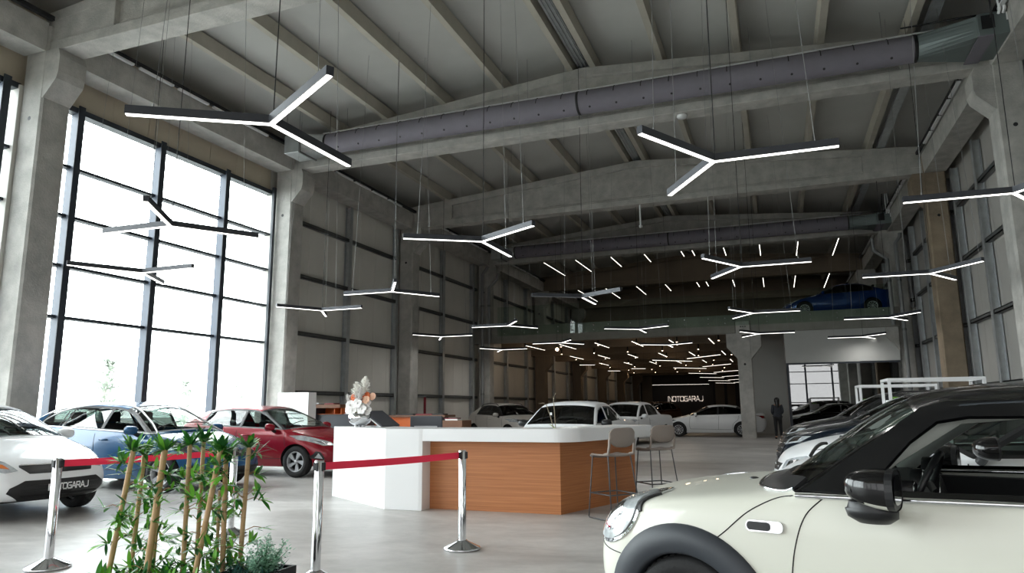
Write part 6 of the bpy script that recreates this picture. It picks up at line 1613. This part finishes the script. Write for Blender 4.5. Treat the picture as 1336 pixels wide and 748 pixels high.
# ------------------------------------------------------------------ people
def skin_body(name, V_, E_, R_, m, parent, levels=2):
    me = bpy.data.meshes.new(name); me.from_pydata(V_, E_, []); me.materials.append(m)
    o = bpy.data.objects.new(name, me); COL.objects.link(o); 
    sk = o.modifiers.new('skin', 'SKIN'); sk.use_smooth_shade = True
    me.skin_vertices.new() if not me.skin_vertices else None
    for i, r in enumerate(R_): me.skin_vertices[0].data[i].radius = (r, r) if not isinstance(r, tuple) else r
    me.skin_vertices[0].data[0].use_root = True
    sb = o.modifiers.new('sub', 'SUBSURF'); sb.levels = sb.render_levels = levels
    dg = bpy.context.evaluated_depsgraph_get(); dg.update(); out = bpy.data.meshes.new_from_object(o.evaluated_get(dg)); bpy.data.objects.remove(o, do_unlink=True)
    out.polygons.foreach_set('use_smooth', [True]*len(out.polygons)); out.name = name
    o2 = bpy.data.objects.new(name, out); COL.objects.link(o2); o2.parent = parent; return o2
M['skin'] = mat('skin', (196, 150, 124), 0.55); M['jacket'] = mat('dark_quilted_jacket', (44, 47, 54), 0.75, bump=0.4, bscale=25); M['trouser'] = mat('black_trousers', (20, 20, 23), 0.8); M['hair'] = mat('black_hair', (16, 13, 12), 0.45)
def person(x, y, rz, label, s=1.0, z0=0.0):
    t = thing('person', label, 'person', (x, y, z0), rz)     # faces +y
    S = lambda p: (p[0]*s, p[1]*s, p[2]*s)
    # one continuous body
    V_ = [(0,0,0.90),(0,0.0,1.05),(0,-0.01,1.22),(0,-0.01,1.34),(0,0.0,1.42),(0,0.015,1.50),(0,0.02,1.575),
          (-0.085,0,0.84),(-0.095,0.01,0.48),(-0.10,-0.02,0.09),(-0.11,0.10,0.035),
          (0.085,0,0.84),(0.10,0.03,0.48),(0.11,0.0,0.09),(0.13,0.12,0.035),
          (-0.165,-0.01,1.33),(-0.215,-0.03,1.08),(-0.13,0.15,0.98),(-0.07,0.20,1.0),
          (0.165,-0.01,1.33),(0.215,-0.03,1.08),(0.13,0.15,0.98),(0.07,0.20,1.0)]
    E_ = [(0,1),(1,2),(2,3),(3,4),(4,5),(5,6),(0,7),(7,8),(8,9),(9,10),(0,11),(11,12),(12,13),(13,14),(3,15),(15,16),(16,17),(17,18),(3,19),(19,20),(20,21),(21,22)]
    R_ = [(0.14,0.10),(0.125,0.09),(0.14,0.10),(0.12,0.085),0.05,0.075,0.078,0.085,0.055,0.04,0.033,0.085,0.055,0.04,0.033,0.055,0.042,0.034,0.028,0.055,0.042,0.034,0.028]
    R_ = [tuple(a*s for a in r) if isinstance(r, tuple) else r*s for r in R_]
    body = skin_body('body', [S(p) for p in V_], E_, R_, M['skin'], t)
    # clothes follow the same bones, a little thicker
    def sub(name, idx, grow, m, cut=None):
        mp = {v: i for i, v in enumerate(idx)}; vv = [S(V_[i]) for i in idx]
        ee = [(mp[a], mp[b]) for a, b in E_ if a in mp and b in mp]
        rr = [tuple(a+grow*s for a in R_[i]) if isinstance(R_[i], tuple) else R_[i]+grow*s for i in idx]
        return skin_body(name, vv, ee, rr, m, t)
    sub('trousers', [0,7,8,9,11,12,13], 0.014, M['trouser'])
    sub('shoes', [10], 0.0, M['trouser']) if False else None
    for a, b in ((9,10),(13,14)):
        skin_body('shoe', [S((V_[a][0], V_[a][1]-0.03, 0.04)), S((V_[b][0], V_[b][1]+0.02, 0.035))], [(0,1)], [0.042*s, 0.038*s], M['trouser'], t)
    jv = [(0,0,0.78)]+[V_[i] for i in (0,1,2,3,15,16,17,19,20,21)]; je = [(0,1),(1,2),(2,3),(3,4),(4,5),(5,6),(6,7),(4,8),(8,9),(9,10)]; jr = [(0.20,0.15),(0.20,0.145),(0.175,0.135),(0.175,0.13),(0.135,0.10),0.075,0.062,0.05,0.075,0.062,0.05]
    skin_body('jacket', [S(p) for p in jv], je, [tuple(a*s for a in r) if isinstance(r, tuple) else r*s for r in jr], M['jacket'], t)
    # hair: long, over the back of the head and the neck
    mb = MB(); hp = [(0,-0.005,1.665,0.03),(0,-0.01,1.65,0.075),(0,-0.02,1.60,0.105),(0,-0.035,1.53,0.108),(0,-0.055,1.46,0.092),(0,-0.07,1.38,0.085),(0,-0.085,1.30,0.075),(0,-0.09,1.24,0.045)]
    mb.tube([S(p[:3]) for p in hp], [p[3]*s for p in hp], 16); mb.build('hair', M['hair'], t)
    # face
    mb = MB()
    mb.sphere(S((0, 0.10, 1.525)), 0.016*s, 6, sc=(0.8,1,1.3)); mb.sphere(S((-0.078, 0.02, 1.53)), 0.02*s, 6, sc=(0.5,1,1.4)); mb.sphere(S((0.078, 0.02, 1.53)), 0.02*s, 6, sc=(0.5,1,1.4)); mb.build('nose_and_ears', M['skin'], t)
    mb = MB()
    for q in (-0.03, 0.03): mb.sphere(S((q, 0.086, 1.55)), 0.009*s, 6)
    mb.build('eye', M['hair'], t)
    mb = MB(); mb.sphere(S((0, 0.088, 1.485)), 0.02*s, 6, sc=(1,0.4,0.3)); mb.build('mouth', mat('lip', (150, 80, 76), 0.5), t)
    # hands with five fingers, held together in front
    for sg in (-1, 1):
        c = Vector((sg*0.055, 0.215, 1.0)); vv = [S(c+Vector((sg*0.02,-0.03,-0.005))), S(c), S(c+Vector((-sg*0.03, 0.02, 0.01)))]; ee = [(0,1),(1,2)]; rr = [0.024*s, 0.03*s, 0.02*s]
        for f in range(4):
            k = len(vv); b = c+Vector((-sg*0.035, 0.022-0.004*f, 0.028-0.018*f)); L = (0.03, 0.035, 0.032, 0.025)[f]
            vv += [S(b), S(b+Vector((-sg*L, 0.012, -0.004))), S(b+Vector((-sg*L*1.5, -0.01, -0.012)))]; ee += [(2,k),(k,k+1),(k+1,k+2)]; rr += [0.009*s, 0.008*s, 0.007*s]
        k = len(vv); vv += [S(c+Vector((-sg*0.005, 0.0, 0.035))), S(c+Vector((-sg*0.035, 0.012, 0.055)))]; ee += [(1,k),(k,k+1)]; rr += [0.010*s, 0.008*s]
        skin_body('hand', vv, ee, rr, M['skin'], t)
    return t
person(-0.06, 31.3, 0.25, 'person with long black hair and dark jacket standing with back turned, hands in front')

# ------------------------------------------------------------------ conifers outside the window
M['conifer'] = mat('flare_paled_conifer', (196, 202, 194), 0.9, var=0.2, vscale=4); M['bark'] = mat('bark', (190, 186, 180), 0.9)  # flare and haze of the overexposed sky put into the pale tree colours
def conifer(x, y, h, lean, label, seed, dense=1.0):
    r = random.Random(seed); t = thing('conifer', label, 'tree', (x, y, -0.25), group='conifers outside the window')
    mb = MB(); mb.tube([(0,0,0), (lean*0.4*h, 0, h*0.5), (lean*h, 0, h)], [0.12, 0.07, 0.01], 8); mb.build('trunk', M['bark'], t)
    ml = MB()
    for k in range(int(120*dense)):
        u = r.uniform(0.15, 1.0); c = Vector((lean*h*u, 0, h*u)); a = r.uniform(0, 2*PI); L = (1.05-u)*h*0.26+0.12
        d = Vector((math.cos(a), math.sin(a), r.uniform(0.35, 0.9)))
        for j in range(14):
            v = j/13.0; p = c+d*L*v-Vector((0,0,0.12*L*v*v)); a2 = a+r.uniform(-1.2, 1.2); leaf(ml, p, (math.cos(a2), math.sin(a2), r.uniform(0.0, 0.9)), 0.34*(1.1-0.5*v), 0.035, 0, 0.2)
    ml.build('needles', M['conifer'], t)
conifer(-22.6, 18.5, 3.3, 0.12, 'pale conifer outside, seen through the left window pane', 1, 1.0)
conifer(-27.7, 27.6, 3.0, -0.04, 'pale conifer outside, seen through the middle window pane', 2, 0.8)
conifer(-30.2, 34.0, 3.3, 0.02, 'pale conifer outside, seen through the right window pane', 3, 0.6)
# ------------------------------------------------------------------ outdoors, light, view
mb = MB(); mb.box(-140, -14.1, -60, 150, -0.35, -0.25); mb.box(-14.1, 80, -90, -6.2, -0.35, -0.25)
tag(mb.build('ground_outside', mat('pale_paving', (150, 150, 146), 0.9, var=0.1, vscale=0.2)), 'pale paved ground outside the windows', 'ground', kind='structure')
w = bpy.data.worlds.new('sky'); SC.world = w; w.use_nodes = True
bg = w.node_tree.nodes['Background']; bg.inputs['Color'].default_value = (0.93, 0.97, 1.0, 1); bg.inputs['Strength'].default_value = SKY
def portal(loc, rot, sx, sy):
    l = bpy.data.lights.new('sky_portal', 'AREA'); l.shape = 'RECTANGLE'; l.size = sx; l.size_y = sy; l.cycles.is_portal = True
    o = bpy.data.objects.new('sky_portal', l); COL.objects.link(o); o.location = loc; o.rotation_euler = rot
portal((-14.2, (YF+YB[2])/2, 3.9), (0, -PI/2, 0), 7.8, YB[2]-YF)
portal((-4.2, YF-0.2, 2.8), (PI/2, 0, 0), 19.6, 5.7)
vs = SC.view_settings; vs.view_transform = 'Standard'; vs.look = 'None'; vs.gamma = 1; vs.use_curve_mapping = False; vs.exposure = EXPO
cy = SC.cycles; cy.max_bounces = 10; cy.diffuse_bounces = 5; cy.glossy_bounces = 4; cy.transparent_max_bounces = 24; cy.transmission_bounces = 6
cy.sample_clamp_indirect = 6.0; cy.caustics_reflective = False; cy.caustics_refractive = False
